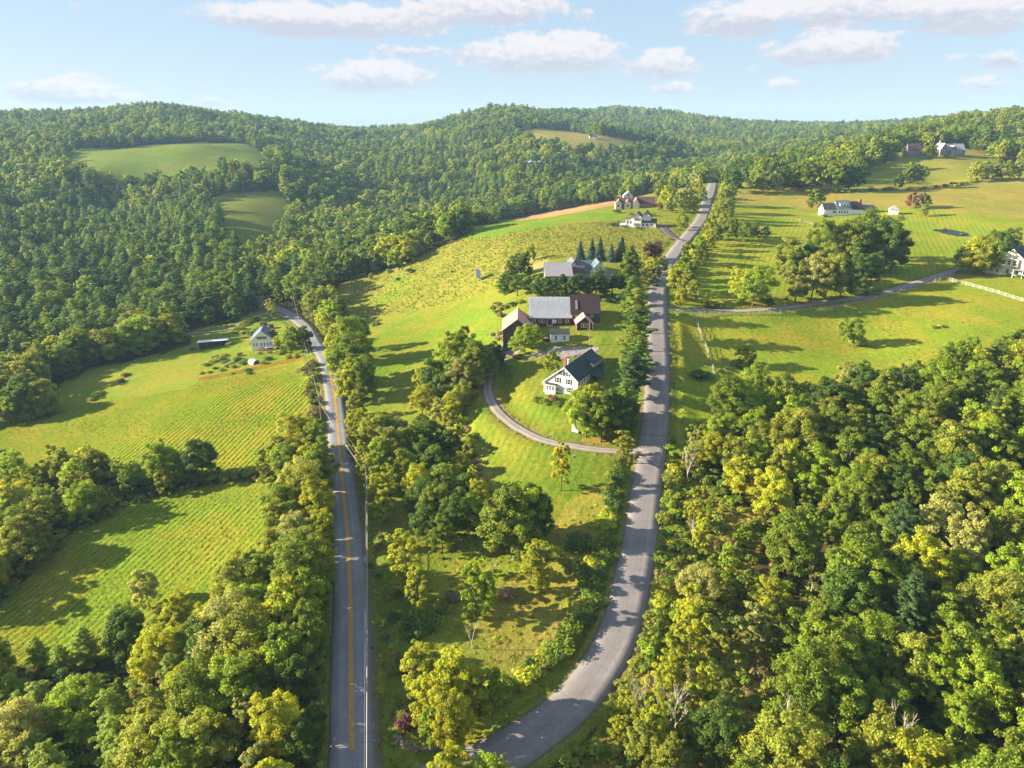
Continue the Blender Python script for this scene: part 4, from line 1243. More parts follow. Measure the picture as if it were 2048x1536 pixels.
# ------------------------------------------------------------------ masses nobody could count, scattered with geometry nodes
def scatter(name, pts, rot, scl, idx, tone, protos, lab):
    """points carrying rotation, scale, tone and which prototype; each instance is real geometry on the ground"""
    me = bpy.data.meshes.new(name)
    me.vertices.add(len(pts))
    me.vertices.foreach_set('co', np.asarray(pts, np.float32).ravel())
    for nm, typ, arr, key in (('rotz', 'FLOAT', rot, 'value'), ('scl', 'FLOAT_VECTOR', scl, 'vector'), ('pidx', 'INT', idx, 'value'), ('tone', 'FLOAT_COLOR', tone, 'color')):
        a = me.attributes.new(nm, typ, 'POINT')
        a.data.foreach_set(key, np.asarray(arr, np.int32 if typ == 'INT' else np.float32).ravel())
    o = link(name, me, kind='stuff', label=lab)
    pc = bpy.data.collections.new(name + '_kinds')
    for i, pm in enumerate(protos):
        pc.objects.link(bpy.data.objects.new('%s_kind_%02d' % (name, i), pm))
    ng = bpy.data.node_groups.new(name, 'GeometryNodeTree')
    ng.interface.new_socket('Geometry', in_out='INPUT', socket_type='NodeSocketGeometry')
    ng.interface.new_socket('Geometry', in_out='OUTPUT', socket_type='NodeSocketGeometry')
    N = ng.nodes
    gi, go = N.new('NodeGroupInput'), N.new('NodeGroupOutput')
    ci = N.new('GeometryNodeCollectionInfo')
    ci.inputs[0].default_value = pc
    ci.inputs['Separate Children'].default_value = True
    ci.inputs['Reset Children'].default_value = True
    ip = N.new('GeometryNodeInstanceOnPoints')
    ip.inputs['Pick Instance'].default_value = True

    def na_(nm, typ):
        nd = N.new('GeometryNodeInputNamedAttribute')
        nd.data_type = typ
        nd.inputs[0].default_value = nm
        return nd.outputs[0]
    cx = N.new('ShaderNodeCombineXYZ')
    ng.links.new(na_('rotz', 'FLOAT'), cx.inputs[2])
    er = N.new('FunctionNodeEulerToRotation')
    ng.links.new(cx.outputs[0], er.inputs[0])
    ng.links.new(gi.outputs[0], ip.inputs['Points'])
    ng.links.new(ci.outputs[0], ip.inputs['Instance'])
    ng.links.new(na_('pidx', 'INT'), ip.inputs['Instance Index'])
    ng.links.new(er.outputs[0], ip.inputs['Rotation'])
    ng.links.new(na_('scl', 'FLOAT_VECTOR'), ip.inputs['Scale'])
    ng.links.new(ip.outputs[0], go.inputs[0])
    md = o.modifiers.new('scatter', 'NODES')
    md.node_group = ng
    return o


def mass_object(name, L_, protos, lab):
    if not L_:
        return
    href = [HREF.get(t['kind'], 2.0) for t in L_]
    s = np.array([t['h'] for t in L_]) / np.array(href)
    w = s * np.array([t['w'] for t in L_])
    first = {}
    lst = []
    for key, ms in protos:
        first[key] = (len(lst), len(ms))
        lst += ms
    idx = [first[t['pk']][0] + t['var'] % first[t['pk']][1] for t in L_]
    tone = np.array([(*shade(TONES[t['tone']], .85 + (t['var'] % 34) / 100), 1) for t in L_])
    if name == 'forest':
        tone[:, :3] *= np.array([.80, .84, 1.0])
    scatter(name, [(t['x'], t['y'], t['z'] - .1) for t in L_], [t['rot'] for t in L_], np.column_stack([w, w, s]), idx, tone, lst, lab)


FARD = 430
for t in mass:
    t['pk'] = t['kind'] + ('_far' if math.hypot(t['x'], t['y']) > FARD else '_mid')
    if t['kind'] in ('shrub', 'spruce_tree', 'dead_tree'):
        t['pk'] = 'shrub'
MB = [bush(121 + i, 420, .26, m=M['leaf_mass']) for i in range(3)]
pr = [(k + s_, [c for c, _ in LIB[l][k]]) for k in HREF for s_, l in (('_mid', 'mass_mid'), ('_far', 'mass_far'))] + [('shrub', MB)]
far = [t for t in mass if t['pk'].endswith('_far')]
near = [t for t in mass if not t['pk'].endswith('_far')]
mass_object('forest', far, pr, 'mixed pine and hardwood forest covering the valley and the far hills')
mass_object('woodland', near, pr, 'closed mass of lesser trees filling the near woods')
print('trees', len(TREES), 'individual', len(indiv), 'mass', len(mass))


# low growth: hay tufts in rows, meadow weeds, verge grass, undergrowth
def tuft(seed, n, r, h, leaf):
    rg = np.random.default_rng(seed)
    a = rg.uniform(0, 6.283, n)
    q = r * rg.uniform(0, 1, n) ** .6
    P = np.column_stack([np.cos(a) * q, np.sin(a) * q, h * rg.uniform(.1, 1, n) * (1 - (q / r) ** 2 * .6)])
    N = np.column_stack([np.cos(a), np.sin(a), np.full(n, .9)]) + unit(rg, n) * .6
    V, C = leaf_quads(rg, P, N, leaf, tints(rg, n, .3), .45)
    return leaf_mesh('tuft', V, C, M['leaf_mass'])


TUFT = [tuft(200 + i, 22, .5, .42, .2) for i in range(4)]
rgs = np.random.default_rng(9)


def grid_in(P, st, jit=.4, rot=0.0, sty=None):
    sty = sty or st
    c = P.mean(0)
    rad = np.abs(P - c).max() * 1.5
    gx, gy = np.meshgrid(np.arange(-rad, rad, st), np.arange(-rad, rad, sty), indexing='ij')
    gx = gx.ravel() + rgs.uniform(-jit, jit, gx.size) * (st if rot == 0 else 1.6)
    if rot:
        gx = gx + np.sin(gy.ravel() * .13) * .5 + np.sin(gy.ravel() * .045 + 1) * 1.2
    gy = gy.ravel() + rgs.uniform(-.5, .5, gy.size) * sty
    cc, ss = math.cos(rot), math.sin(rot)
    xx, yy = c[0] + gx * cc + gy * ss, c[1] - gx * ss + gy * cc
    k = inside(P, xx, yy)
    return xx[k], yy[k]


def tufts(name, xs, ys, size, tones, lab, dmin=.5, zs=(.5, 1.0), protos=None):
    z, d = hgt(xs, ys, carve=False, dist=True)
    k = d > dmin
    xs, ys, z = xs[k], ys[k], z[k]
    n = len(xs)
    pat = vnoise(xs, ys, 9, 41) * .5 + vnoise(xs, ys, 3, 42) * .35 + rgs.uniform(-.3, .3, n)
    ti = np.clip(((pat + .8) / 1.6 * len(tones)).astype(int), 0, len(tones) - 1)
    base = np.array([TONES[t] for t in tones])[ti] * rgs.uniform(.75, 1.2, n)[:, None]
    s_ = rgs.uniform(*size, n)
    scatter(name, np.column_stack([xs, ys, z - .02]), rgs.uniform(0, 6.28, n), np.column_stack([s_, s_, s_ * rgs.uniform(*zs, n)]), rgs.integers(0, len(protos or TUFT), n),
            np.column_stack([base, np.ones(n)]), protos or TUFT, lab)


TONES['hay'] = (.245, .265, .022)
TONES['meadow green'] = (.16, .185, .024)
TONES['meadow gold'] = (.21, .19, .034)
TONES['hay light'] = (.28, .285, .028)
TONES['grass'] = (.19, .24, .028)
TONES['straw'] = (.30, .24, .06)
xa, ya = grid_in(HAY_A, 1.8, .2, R(15), .8)
xb, yb = grid_in(HAY_B, 1.8, .2, R(15), .8)
tufts('hay', np.concatenate([xa, xb]), np.concatenate([ya, yb]), (.4, 1.0), ['hay', 'grass', 'hay', 'hay light'], 'yellow-green hay growing in close rows on the two fields', .5, (.35, .75))
ROUGH = COVER[10][0]
xa, ya = grid_in(ROUGH, 1.5, .5)
k = rgs.uniform(size=len(xa)) < .6
tufts('meadow_growth', xa[k], ya[k], (.6, 1.5), ['deep green', 'meadow green', 'meadow green', 'meadow gold', 'meadow green', 'meadow gold', 'rose-brown'], 'rough golden-brown meadow growth on the hillside', .8)
lx, ly = [], []
for key in ('left', 'right', 'loop', 'east', 'white'):
    Pq, wq, _ = ROADS[key]
    for rep_ in range(12 if wq > 5 else 3):
        sgn = rgs.choice([-1, 1], len(Pq))
        tt_ = np.gradient(Pq[:, :2], axis=0)
        tt_ /= np.linalg.norm(tt_, axis=1)[:, None]
        o_ = sgn * (wq / 2 + rgs.uniform(.6, 5.0 if wq > 5 else 1.4, len(Pq)))
        j_ = rgs.uniform(-1.3, 1.3, len(Pq))
        lx.append(Pq[:, 0] + tt_[:, 1] * o_ + tt_[:, 0] * j_)
        ly.append(Pq[:, 1] - tt_[:, 0] * o_ + tt_[:, 1] * j_)
tufts('verge_grass', np.concatenate(lx), np.concatenate(ly), (.4, 1.1), ['grass', 'mid green', 'yellow-green', 'golden-green', 'hay'], 'tall grass and weeds along the road verges', .45)
xa, ya = grid_in(EAST, 3.2, .5)
k = (np.hypot(xa, ya) < 420) & (vnoise(xa, ya, 12, 51) + rgs.uniform(-.4, .4, len(xa)) > .1)
tufts('pasture_grass', xa[k], ya[k], (.5, 1.3), ['grass', 'olive green', 'hay', 'straw'], 'uneven tussocks in the pasture right of the uphill road', 1.0, (.3, .6))
xa, ya = grid_in(SCRUB, 1.3, .5)
tufts('scrub_growth', xa, ya, (.7, 1.8), ['brown', 'straw', 'yellow-green', 'olive green', 'golden-green', 'rose-brown'], 'rusty and yellow undergrowth in the thin scrub beside the road', .8)
xa, ya = grid_in(np.array([(-150, 50), (170, 50), (230, 260), (-260, 260)]), 2.6, .5)
k = thick(xa, ya)
tufts('undergrowth', xa[k], ya[k], (.5, 1.3), ['deep green', 'mid green', 'olive green', 'brown'], 'low leafy undergrowth on the floor of the near woods', 1.5, (.5, 1.0), MB)
MIDP = poly([(730, 1000), (830, 1020), (1000, 1110), (1200, 1000), (1215, 1060), (1150, 1230), (1060, 1330), (950, 1380), (860, 1500), (760, 1480), (735, 1200)])
xa, ya = grid_in(MIDP, 1.25, .5)
k = rgs.uniform(size=len(xa)) < .55
tufts('rough_grass', xa[k], ya[k], (.5, 1.4), ['mid green', 'grass', 'yellow-green', 'straw', 'straw'], 'rough grass and weeds in the strip between the two roads', .8, (.3, .7))


TONES['orange'] = (.55, .14, .03)
OST = poly([(398, 756), (470, 742), (520, 732), (570, 720), (610, 712), (612, 718), (560, 730), (500, 744), (430, 758), (395, 764)])
xa, ya = grid_in(OST, .55, .5)
tufts('flower_strip', xa, ya, (.5, .8), ['orange', 'orange', 'golden-green', 'orange', 'straw'], 'orange-red flowering strip along the top edge of the hay field', .5, (.5, .8))

# ------------------------------------------------------------------ buildings
def root(name, u, v, rz, label, cat='house', xy=None, dz=0.0, ext=3.0, **kw):
    x, y = xy or at(u, v)
    z = float(hgt(x, y, carve=False)[0])
    return link(name, None, None, (x, y, z + dz), R(rz), label=label, category=cat, **kw)


def wing(rt, x0, x1, y0, y1, e0, e1, xr, zr, axis='y', wall='white', roof='roof_black', ov=.35, th=.16, z0=-2.0, nm=('wall', 'roof'), wlabel=None, rlabel=None):
    """gabled volume; axis = direction of the ridge; e0/e1 eave heights, xr/zr place and height of the ridge"""
    def P(a, b, z):
        return (a, b, z) if axis == 'y' else (b, a, z)
    w = B()
    pr_ = [(x0, z0), (x1, z0), (x1, e1), (xr, zr), (x0, e0)]
    vs = [P(a, y0, z) for a, z in pr_] + [P(a, y1, z) for a, z in pr_]
    w.add(vs, [(0, 1, 2, 3, 4), (9, 8, 7, 6, 5)] + [(i, i + 5, (i + 1) % 5 + 5, (i + 1) % 5) for i in range(5)])
    wo = w.link(nm[0], M[wall], rt)
    r = B()
    for xe, ze in ((x0, e0), (x1, e1)):
        if abs(xe - xr) < .05:
            continue
        sl_ = (zr - ze) / abs(xr - xe)
        sg = 1 if xe > xr else -1
        xo, zo = xe + sg * ov, ze - sl_ * ov
        r.slab([P(xr, y0 - ov, zr + th), P(xo, y0 - ov, zo + th), P(xo, y1 + ov, zo + th), P(xr, y1 + ov, zr + th)], th)
    r2 = r.link(nm[1], M[roof], rt)
    if rlabel:
        r2['label'] = rlabel
    if wlabel:
        wo['label'] = wlabel
    # trim boards along the gable ends, standing 3 cm proud of the roof edge
    return wo, r2


def bargeboard(rt, x0, x1, y, e0, e1, xr, zr, m='trim', ov=.35, th=.16, axis='y'):
    for xe, ze in ((x0, e0), (x1, e1)):
        sl_ = (zr - ze) / abs(xr - xe)
        sg = 1 if xe > xr else -1
        xo, zo = xe + sg * (ov + .03), ze - sl_ * (ov + .03)
        q = [(xr, y, zr + th + .03), (xo, y, zo + th + .03), (xo, y, zo - .12), (xr, y, zr - .12)]
        q2 = [(a, y + .07, z) for a, _, z in q]
        if axis == 'x':
            q, q2 = [(b, a, z) for a, b, z in q], [(b, a, z) for a, b, z in q2]
        B().add(q + q2, [(0, 1, 2, 3), (7, 6, 5, 4), (0, 4, 5, 1), (1, 5, 6, 2), (2, 6, 7, 3), (3, 7, 4, 0)]).link('bargeboard', M[m], rt)


def opening(rt, face, p, c, z, w, h, kind='window', frame='trim', pane='glass', shut=None, mun=True):
    """a window or door standing on wall plane p ('-y','+y','-x','+x'), centre c, sill z"""
    def Q(b, c0, c1, z0, z1, d0, d1):
        sgn = -1 if face[0] == '-' else 1
        a, d = sorted((p + sgn * d0, p + sgn * d1))
        if face[1] == 'y':
            b.box(c0, c1, a, d, z0, z1)
        else:
            b.box(a, d, c0, c1, z0, z1)
        return b
    f = B()
    t = max(.09, w * .1)
    Q(f, c - w / 2 - t, c + w / 2 + t, z + h, z + h + t, -.02, .07)
    Q(f, c - w / 2 - t, c + w / 2 + t, z - t, z, -.02, .09)
    Q(f, c - w / 2 - t, c - w / 2, z, z + h, -.02, .07)
    Q(f, c + w / 2, c + w / 2 + t, z, z + h, -.02, .07)
    if mun and kind == 'window':
        Q(f, c - w / 2, c + w / 2, z + h * .48, z + h * .54, -.02, .05)
    fo = f.link(kind, M[frame], rt)
    Q(B(), c - w / 2, c + w / 2, z, z + h, -.02, .025).link('pane' if kind == 'window' else 'panel', M[pane], fo)
    if shut:
        for sg in (-1, 1):
            c0 = c + sg * (w / 2 + t + .22)
            Q(B(), c0 - .2, c0 + .2, z - .05, z + h + .05, -.02, .06).link('shutter', M[shut], rt)
    return fo


def chimney(rt, x, y, z0, z1, m='brick', w=.8):
    B().box(x - w / 2, x + w / 2, y - w / 2, y + w / 2, z0, z1).box(x - w / 2 - .08, x + w / 2 + .08, y - w / 2 - .08, y + w / 2 + .08, z1, z1 + .18).link('chimney', M[m], rt)


def boxpart(rt, name, m, *bx):
    b = B()
    for q in bx:
        b.box(*q)
    return b.link(name, M[m], rt)


# --- the white farmhouse with its dark roof
fh = root('farmhouse', 0, 0, -28.3, 'white clapboard farmhouse with dark green gable roof and side porch inside the loop driveway', xy=(14.7, 185.4), dz=.1)
wing(fh, -6.2, 4.1, 0, 19.4, 2.7, 4.3, 0, 7.7, wall='white', roof='roof_dark')
bargeboard(fh, -6.2, 4.1, -.38, 2.7, 4.3, 0, 7.7)
bargeboard(fh, -6.2, 4.1, 19.72, 2.7, 4.3, 0, 7.7)
for cx in (-.9, .9):
    opening(fh, '-y', 0, cx, 5.3, .7, 1.15, shut='shutter')
for cx in (-1.9, 1.5):
    opening(fh, '-y', 0, cx, 2.95, .85, 1.4, shut='shutter')
for cx in (-3.6, 1.8):
    opening(fh, '-y', 0, cx, .5, .9, 1.4, shut='shutter')
boxpart(fh, 'bay', 'white', (-5.4, -2.2, -1.0, 0, -1, 2.3))
boxpart(fh, 'bay_roof', 'roof_dark', (-5.6, -2.0, -1.25, -.05, 2.3, 2.5))
for cx in (-4.7, -3.8, -2.9):
    opening(fh, '-y', -1.0, cx, .7, .6, 1.2)
for k in range(4):
    opening(fh, '+x', 4.1, 1.2 + k * 2.0, 2.6, .8, 1.15)
    opening(fh, '+x', 4.1, 1.2 + k * 2.0, .5, .8, 1.3)
opening(fh, '+x', 4.1, 12.0, .1, 1.0, 2.1, 'door', pane='shutter')
opening(fh, '+x', 4.1, 14.5, .6, .9, 1.3)
opening(fh, '+x', 4.1, 17, .6, .9, 1.3)
chimney(fh, -1.3, 3.4, 5.8, 9.1)
chimney(fh, -1.6, 6.0, 5.8, 8.0, 'white', .35)
# long porch on the east side
po = B()
po.slab([(4.0, 8.6, 4.05), (7.6, 8.6, 2.75), (7.6, 20.0, 2.75), (4.0, 20.0, 4.05)], .14)
po.link('porch_roof', M['roof_dark'], fh)
for k in range(7):
    boxpart(fh, 'post', 'trim', (7.2, 7.36, 9.0 + k * 1.75, 9.16 + k * 1.75, -.9, 2.72))
boxpart(fh, 'railing', 'trim', (7.24, 7.32, 8.9, 19.7, .75, .85), (7.24, 7.32, 8.9, 19.7, -.05, .03), *[(7.26, 7.30, 9 + k * .35, 9.04 + k * .35, 0, .78) for k in range(30)])
boxpart(fh, 'porch_floor', 'trim', (4.12, 7.4, 8.8, 19.8, -.35, -.15))
# shed dormer low on the east slope
boxpart(fh, 'dormer', 'white', (2.6, 3.9, 12.2, 19.0, 4.3, 5.75))
B().slab([(.9, 12.0, 7.05), (4.15, 12.0, 5.75), (4.15, 19.2, 5.75), (.9, 19.2, 7.05)], .12).link('dormer_roof', M['roof_dark'], fh)
for k in range(4):
    opening(fh, '+x', 3.9, 13.1 + k * 1.65, 4.75, 1.0, .7, mun=False)
boxpart(fh, 'corner_board', 'trim', (4.08, 4.16, -.06, .1, -1, 4.2), (-6.26, -6.14, -.06, .1, -1, 2.6))

# --- barns
bn = root('barn', 1101, 652, 0, 'long red barn with pale metal roof joined to a brown-roofed dark barn', 'barn', dz=.1)
wing(bn, 0, 13, -7.0, 6.9, 2.9, 2.9, 6.5, 8.3, 'x', 'red', 'metal', ov=.4, nm=('wall', 'roof'), wlabel='red boarded barn wall', rlabel='pale grey-blue standing metal roof')
for cx, w_ in ((-5.6, 1.0), (-3.5, .9), (-2.4, .9), (1.3, 1.1), (3.2, .9), (5.6, .9)):
    opening(bn, '-y', 0, cx, 1.0, w_, 1.0, frame='trim', pane='trim' if w_ == 1.1 else 'glass')
opening(bn, '-y', 0, -.3, .1, 1.6, 2.3, 'door', pane='old_wood')
wing(bn, .6, 13, 7.05, 16.8, 4.1, 4.1, 6.8, 9.1, 'x', 'old_wood', 'roof_brown', ov=.3, wlabel='weathered dark board wall', rlabel='rusty dark brown roof')
boxpart(bn, 'roof_patch', 'grey_wood', (8.4, 9.1, 1.0, 1.2, 4.2, 4.3))
B().slab([(8.5, 1.6, 5.35), (9.3, 1.6, 5.35), (9.3, 4.6, 7.75), (8.5, 4.6, 7.75)], .1).link('roof_patch', M['grey_wood'], bn)
for cx in (8.6, 9.3, 13.6, 14.3):
    opening(bn, '-y', .6, cx, 2.9, .35, .6, mun=False)
# corrugated sheets laid on the metal roof: raised ribs
rb = B()
for k in range(23):
    xx = -6.9 + k * .62
    rb.slab([(xx, -.38, 2.82 + .17), (xx + .05, -.38, 2.82 + .17), (xx + .05, 6.5, 8.3 + .19), (xx, 6.5, 8.3 + .19)], .05)
ro = rb.link('roof_rib', M['metal'], bn)
ro['kind'] = 'stuff'

ob = root('old_barn', 1035, 690, -1, 'tall old wooden barn with rusty gable roof and red ground-floor doors', 'barn')
wing(ob, -4.8, 4.8, 0, 14.5, 5.6, 5.6, 0, 9.3, 'y', 'old_wood', 'roof_red', ov=.45, wlabel='weathered brown boards')
for k in range(12):
    for sg in (-1, 1):
        yy = .2 + k * 1.25
        q = [(0.02 * sg, yy, 9.3 + .18), (5.2 * sg, yy, 5.6 - .3 + .18), (5.2 * sg, yy + .06, 5.6 - .3 + .18), (.02 * sg, yy + .06, 9.3 + .18)]
        B().slab(q, .05).link('roof_rib', M['roof_grey'], ob)
opening(ob, '-y', 0, -2.6, 2.6, .9, .9, frame='grey_wood', mun=False)
opening(ob, '-y', 0, -.6, 2.6, .9, .9, frame='grey_wood', mun=False)
opening(ob, '-y', 0, -1.6, .1, 2.2, 1.9, 'door', pane='red')
boxpart(ob, 'door_brace', 'trim', (-2.6, -.6, -.08, -.03, .1, .2), (-2.6, -.6, -.08, -.03, .9, 1.0))
opening(ob, '-y', 0, 2.4, .1, 2.2, 1.9, 'door', pane='red')
boxpart(ob, 'dark_bay', 'roof_black', (-4.4, -3.2, -.05, .0, 0, 2.0))
bargeboard(ob, -4.8, 4.8, -.48, 5.6, 5.6, 0, 9.3, 'grey_wood', .45)

rs_ = root('red_shed', 1169, 660, 2, 'small bright red shed with white trimmed gable in front of the dark barn', 'shed', dz=.1)
wing(rs_, -2.7, 2.7, 0, 5, 2.2, 2.2, 0, 4.5, 'y', 'red', 'roof_red', ov=.4)
bargeboard(rs_, -2.7, 2.7, -.43, 2.2, 2.2, 0, 4.5, 'trim', .4)
for cx in (-.75, .15):
    opening(rs_, '-y', 0, cx, .9, .7, 1.2)
opening(rs_, '-y', 0, 1.35, .1, .8, 2.0, 'door', pane='shutter')
boxpart(rs_, 'corner_board', 'trim', (-2.76, -2.6, -.06, .1, -.4, 2.2), (2.6, 2.76, -.06, .1, -.4, 2.2))

ws = root('white_shed', 1120, 681, 1, 'low white shed with black roof on the grass behind the farmhouse', 'shed', dz=.15)
wing(ws, 0, 3.6, -3.0, 3.0, 2.5, 2.5, 1.8, 3.7, 'x', 'white', 'roof_black', ov=.2)
for cx in (-1.3, 1.4):
    opening(ws, '-y', 0, cx, .6, .6, 1.4, frame='trim', pane='shutter')
tr = root('trailer', 1092, 680, 4, 'low dark covered trailer parked beside the white shed', 'trailer')
boxpart(tr, 'body', 'tarp', (-1.2, 1.0, -.6, .6, .35, .85))
boxpart(tr, 'cover', 'roof_grey', (-.6, .5, -.45, .45, .87, .98))
for sx_ in (-.7, .5):
    for sy_ in (-.62, .62):
        B().tube((sx_, sy_ - .08, .3), (sx_, sy_ + .08, .3), .3, .3, 10).link('wheel', M['tarp'], tr)
B().tube((1.0, 0, .45), (1.9, 0, .4), .05, .05).link('drawbar', M['tarp'], tr)

# --- grey house with garages beyond the windbreak
gh_ = root('grey_house', 1118, 566, 3, 'rambling grey house with big shingled outbuilding roof and double garage', 'house', dz=.2)
wing(gh_, 0, 8.5, -5.2, 5.2, 2.6, 2.6, 7.0, 6.6, 'x', 'grey_wood', 'roof_grey', wlabel='pale grey wall')
wing(gh_, 3.6, 9.8, 5.25, 10.8, 2.7, 2.7, 8.2, 4.9, 'x', 'white', 'roof_maroon')
wing(gh_, 4.2, 9.6, 10.0, 19.0, 3.2, 3.2, 7.2, 6.6, 'y', 'pale_blue', 'roof_blue')
wing(gh_, 14.4, 20, 9.5, 19.5, 2.9, 2.9, 17.0, 5.4, 'x', 'pale_blue', 'roof_blue')
wing(gh_, 14.2, 20.4, 9.2, 17.2, 2.9, 2.9, 17.3, 6.2, 'y', 'white', 'roof_blue')
bargeboard(gh_, 14.2, 20.4, 8.82, 2.9, 2.9, 17.3, 6.2)
for cx in (15.7, 18.9):
    opening(gh_, '-y', 9.2, cx, .1, 2.3, 2.1, 'door', pane='roof_black')
for cx in (16.9, 17.7):
    opening(gh_, '-y', 9.2, cx, 3.7, .5, .8)
opening(gh_, '-y', 3.6, 7.0, 1.0, 1.0, 1.1)
opening(gh_, '-y', 3.6, 9.2, 1.0, 1.0, 1.1)
opening(gh_, '+x', 5.2, 3.0, 1.0, .9, 1.0)
wing(gh_, 14, 18, 1.5, 5.4, 2.4, 2.4, 16, 3.9, 'x', 'grey_wood', 'roof_grey')
chimney(gh_, 8.5, 14.0, 4, 7.6)

# --- white hillside house
wh = root('hillside_house', 1270, 456, -14, 'white two-storey hillside house with stepped dark gables and a deck', 'house', dz=.4)
wing(wh, -1.2, 3.2, 0, 8, 5.4, 5.4, 1.0, 7.9, 'y', 'white', 'roof_black')
wing(wh, 2.6, 8.2, 2.6, 9.6, 5.4, 5.4, 5.4, 8.2, 'y', 'white', 'roof_black')
wing(wh, -5.4, -1.25, 1.6, 7.6, 3.9, 4.8, -1.4, 4.9, 'y', 'white', 'roof_black')
wing(wh, .9, 5.0, 3.25, 11.0, 2.6, 2.6, 4.9, 4.2, 'x', 'white', 'roof_black')
for zz in (.8, 3.6):
    for cx in (.3, 1.8):
        opening(wh, '-y', 0, cx, zz, .7, 1.3, shut='shutter')
for cx in (-4.4, -2.6):
    opening(wh, '-y', 1.6, cx, 1.6, 1.1, 1.5)
for cx in (4.3, 6.4, 8.9):
    opening(wh, '-y', .9, cx, .8, 1.1, 1.2)
opening(wh, '-y', 2.6, 5.4, 6.3, .7, 1.1)
boxpart(wh, 'deck', 'trim', (-8.4, -5.0, -1.2, 5, 1.1, 1.3), (-8.4, -5.0, -1.2, -1.12, 2.1, 2.2), *[(-8.4 + k * .55, -8.32 + k * .55, -1.2, -1.12, -2, 2.1) for k in range(7)])

bh = root('brick_house', 1266, 417, -4, 'long brown-roofed brick house with pale gables and a tall white wing behind', 'house', dz=.3)
wing(bh, 0, 9, 2.0, 13.6, 3.0, 3.0, 4.5, 6.6, 'x', 'brick', 'roof_maroon')
wing(bh, 0.4, 8, -11, 2.0, 3.0, 3.0, 4.2, 6.0, 'x', 'brick', 'roof_maroon')
for cx in (-9.5, -3.6):
    wing(bh, cx - 2, cx + 2, -1.4, 4.0, 3.0, 3.0, cx, 5.2, 'y', 'cream', 'roof_red')
    opening(bh, '-y', -1.4, cx, .8, 1.6, 1.5)
wing(bh, -.2, 3.6, -2.2, 4, 3.2, 3.2, 1.7, 6.2, 'y', 'cream', 'roof_red')
wing(bh, -5.6, .6, 9.2, 16, 6.6, 6.6, -2.5, 9.2, 'y', 'white', 'roof_grey')
opening(bh, '-y', 9.2, -2.5, 6.3, 1.2, 1.3)
for cx in (4.6, 7.0, 9.4, 11.8):
    opening(bh, '-y', 0, cx, 1.0, 1.2, 1.3) if cx > 3.8 else None
wing(bh, 10, 17, 1, 15, 3, 3, 13.5, 5.6, 'x', 'brick', 'roof_blue')
chimney(bh, -8.0, 5.0, 4, 7.2, 'cream')

dh = root('dormer_house', 1352, 369, -6, 'dark-roofed house with three white arched dormers behind roadside trees', 'house', dz=.5)
wing(dh, 0, 10, -9, 7, 3.6, 3.6, 5, 8.2, 'x', 'white', 'roof_black')
for cx in (-4.6, -.6, 3.4):
    wing(dh, cx - 1.1, cx + 1.1, .9, 4.4, 6.0, 6.0, cx, 7.4, 'y', 'white', 'roof_black', ov=.15, z0=4.3, nm=('dormer', 'dormer_roof'))
    opening(dh, '-y', .9, cx, 4.7, .9, 1.3)
for cx in (-7.4, -5, -2.6, -.2, 2.2, 4.6):
    opening(dh, '-y', 0, cx, .8, 1.0, 1.7)
wing(dh, 7.2, 13.4, -1.5, 8, 4.2, 4.2, 10.3, 7.6, 'y', 'white', 'roof_black')

rh = root('ridge_house', 1872, 311, 2, 'large mauve-grey house at the wood edge above the upper meadow', 'house', dz=.6)
for x0, x1, zr_, e_ in ((-24, -13, 9, 3.8), (-12.9, -6.5, 7, 3.2), (2, 9, 8, 4.2), (9.1, 25, 8.8, 3.6)):
    wing(rh, 0, 9, x0, x1, e_, e_, 5, zr_, 'x', 'grey_wood', 'roof_maroon' if x0 < 0 else 'roof_grey', wlabel='mauve-grey shingled wall')
wing(rh, 1.5, 7.5, -2.6, 8, 4.4, 4.4, 4.4, 9.4, 'y', 'grey_wood', 'roof_grey')
wing(rh, 11, 16, -1.8, 6, 4.0, 4.0, 13.5, 7.6, 'y', 'grey_wood', 'roof_grey')
for cx in (-21, -18, -15.5, -9.5):
    opening(rh, '-y', 0, cx, 1.3, 1.3, 1.5)
for cx in (17.6, 20, 22.4):
    opening(rh, '-y', 0, cx, 1.3, 1.3, 1.5)
opening(rh, '-y', -2.6, 4.4, 1.5, 1.6, 1.9)
opening(rh, '-y', -1.8, 13.5, 1.2, 1.6, 1.7)
chimney(rh, 5.5, 6, 8, 11.5, 'grey_wood', 1.6)

mh_ = root('meadow_house', 1694, 430, 3, 'long low white house with blue-green roof and broad chimney in the mown meadow', 'house', dz=.4)
wing(mh_, 0, 7, -14.5, -6.6, 3.0, 3.0, 3.6, 6.2, 'x', 'white', 'roof_black')
wing(mh_, -.6, 7.4, -6.5, 2.0, 3.2, 3.2, 3.8, 7.6, 'x', 'white', 'roof_blue')
wing(mh_, -.3, 7.2, 2.05, 9, 3.0, 3.0, 3.6, 7.0, 'x', 'white', 'roof_brown')
wing(mh_, 1, 6.5, 9.1, 17.5, 2.6, 2.6, 3.8, 5.0, 'x', 'white', 'roof_blue')
boxpart(mh_, 'dormer', 'white', (-4.8, .6, .6, 3.0, 4.0, 6.0))
B().slab([(-5, .4, 5.95), (.8, .4, 5.95), (.8, 3.8, 7.3), (-5, 3.8, 7.3)], .12).link('dormer_roof', M['roof_blue'], mh_)
for cx in (-3.8, -2.1, -.4):
    opening(mh_, '-y', .6, cx, 4.6, .9, .9, mun=False)
for cx in (-8.6, -7.6, -5.2, -3.6, -2.0, -.4):
    opening(mh_, '-y', -.6 if cx > -6.5 else 0, cx, .7, .9, 1.5)
opening(mh_, '-x', -14.5, 2.4, 1, .8, 1.2)
chimney(mh_, 8.3, 3.4, 4.5, 8.2, 'brick', 1.5)
for cx in (11, 13, 15):
    opening(mh_, '-y', 1, cx, .9, 1.1, 1.2)
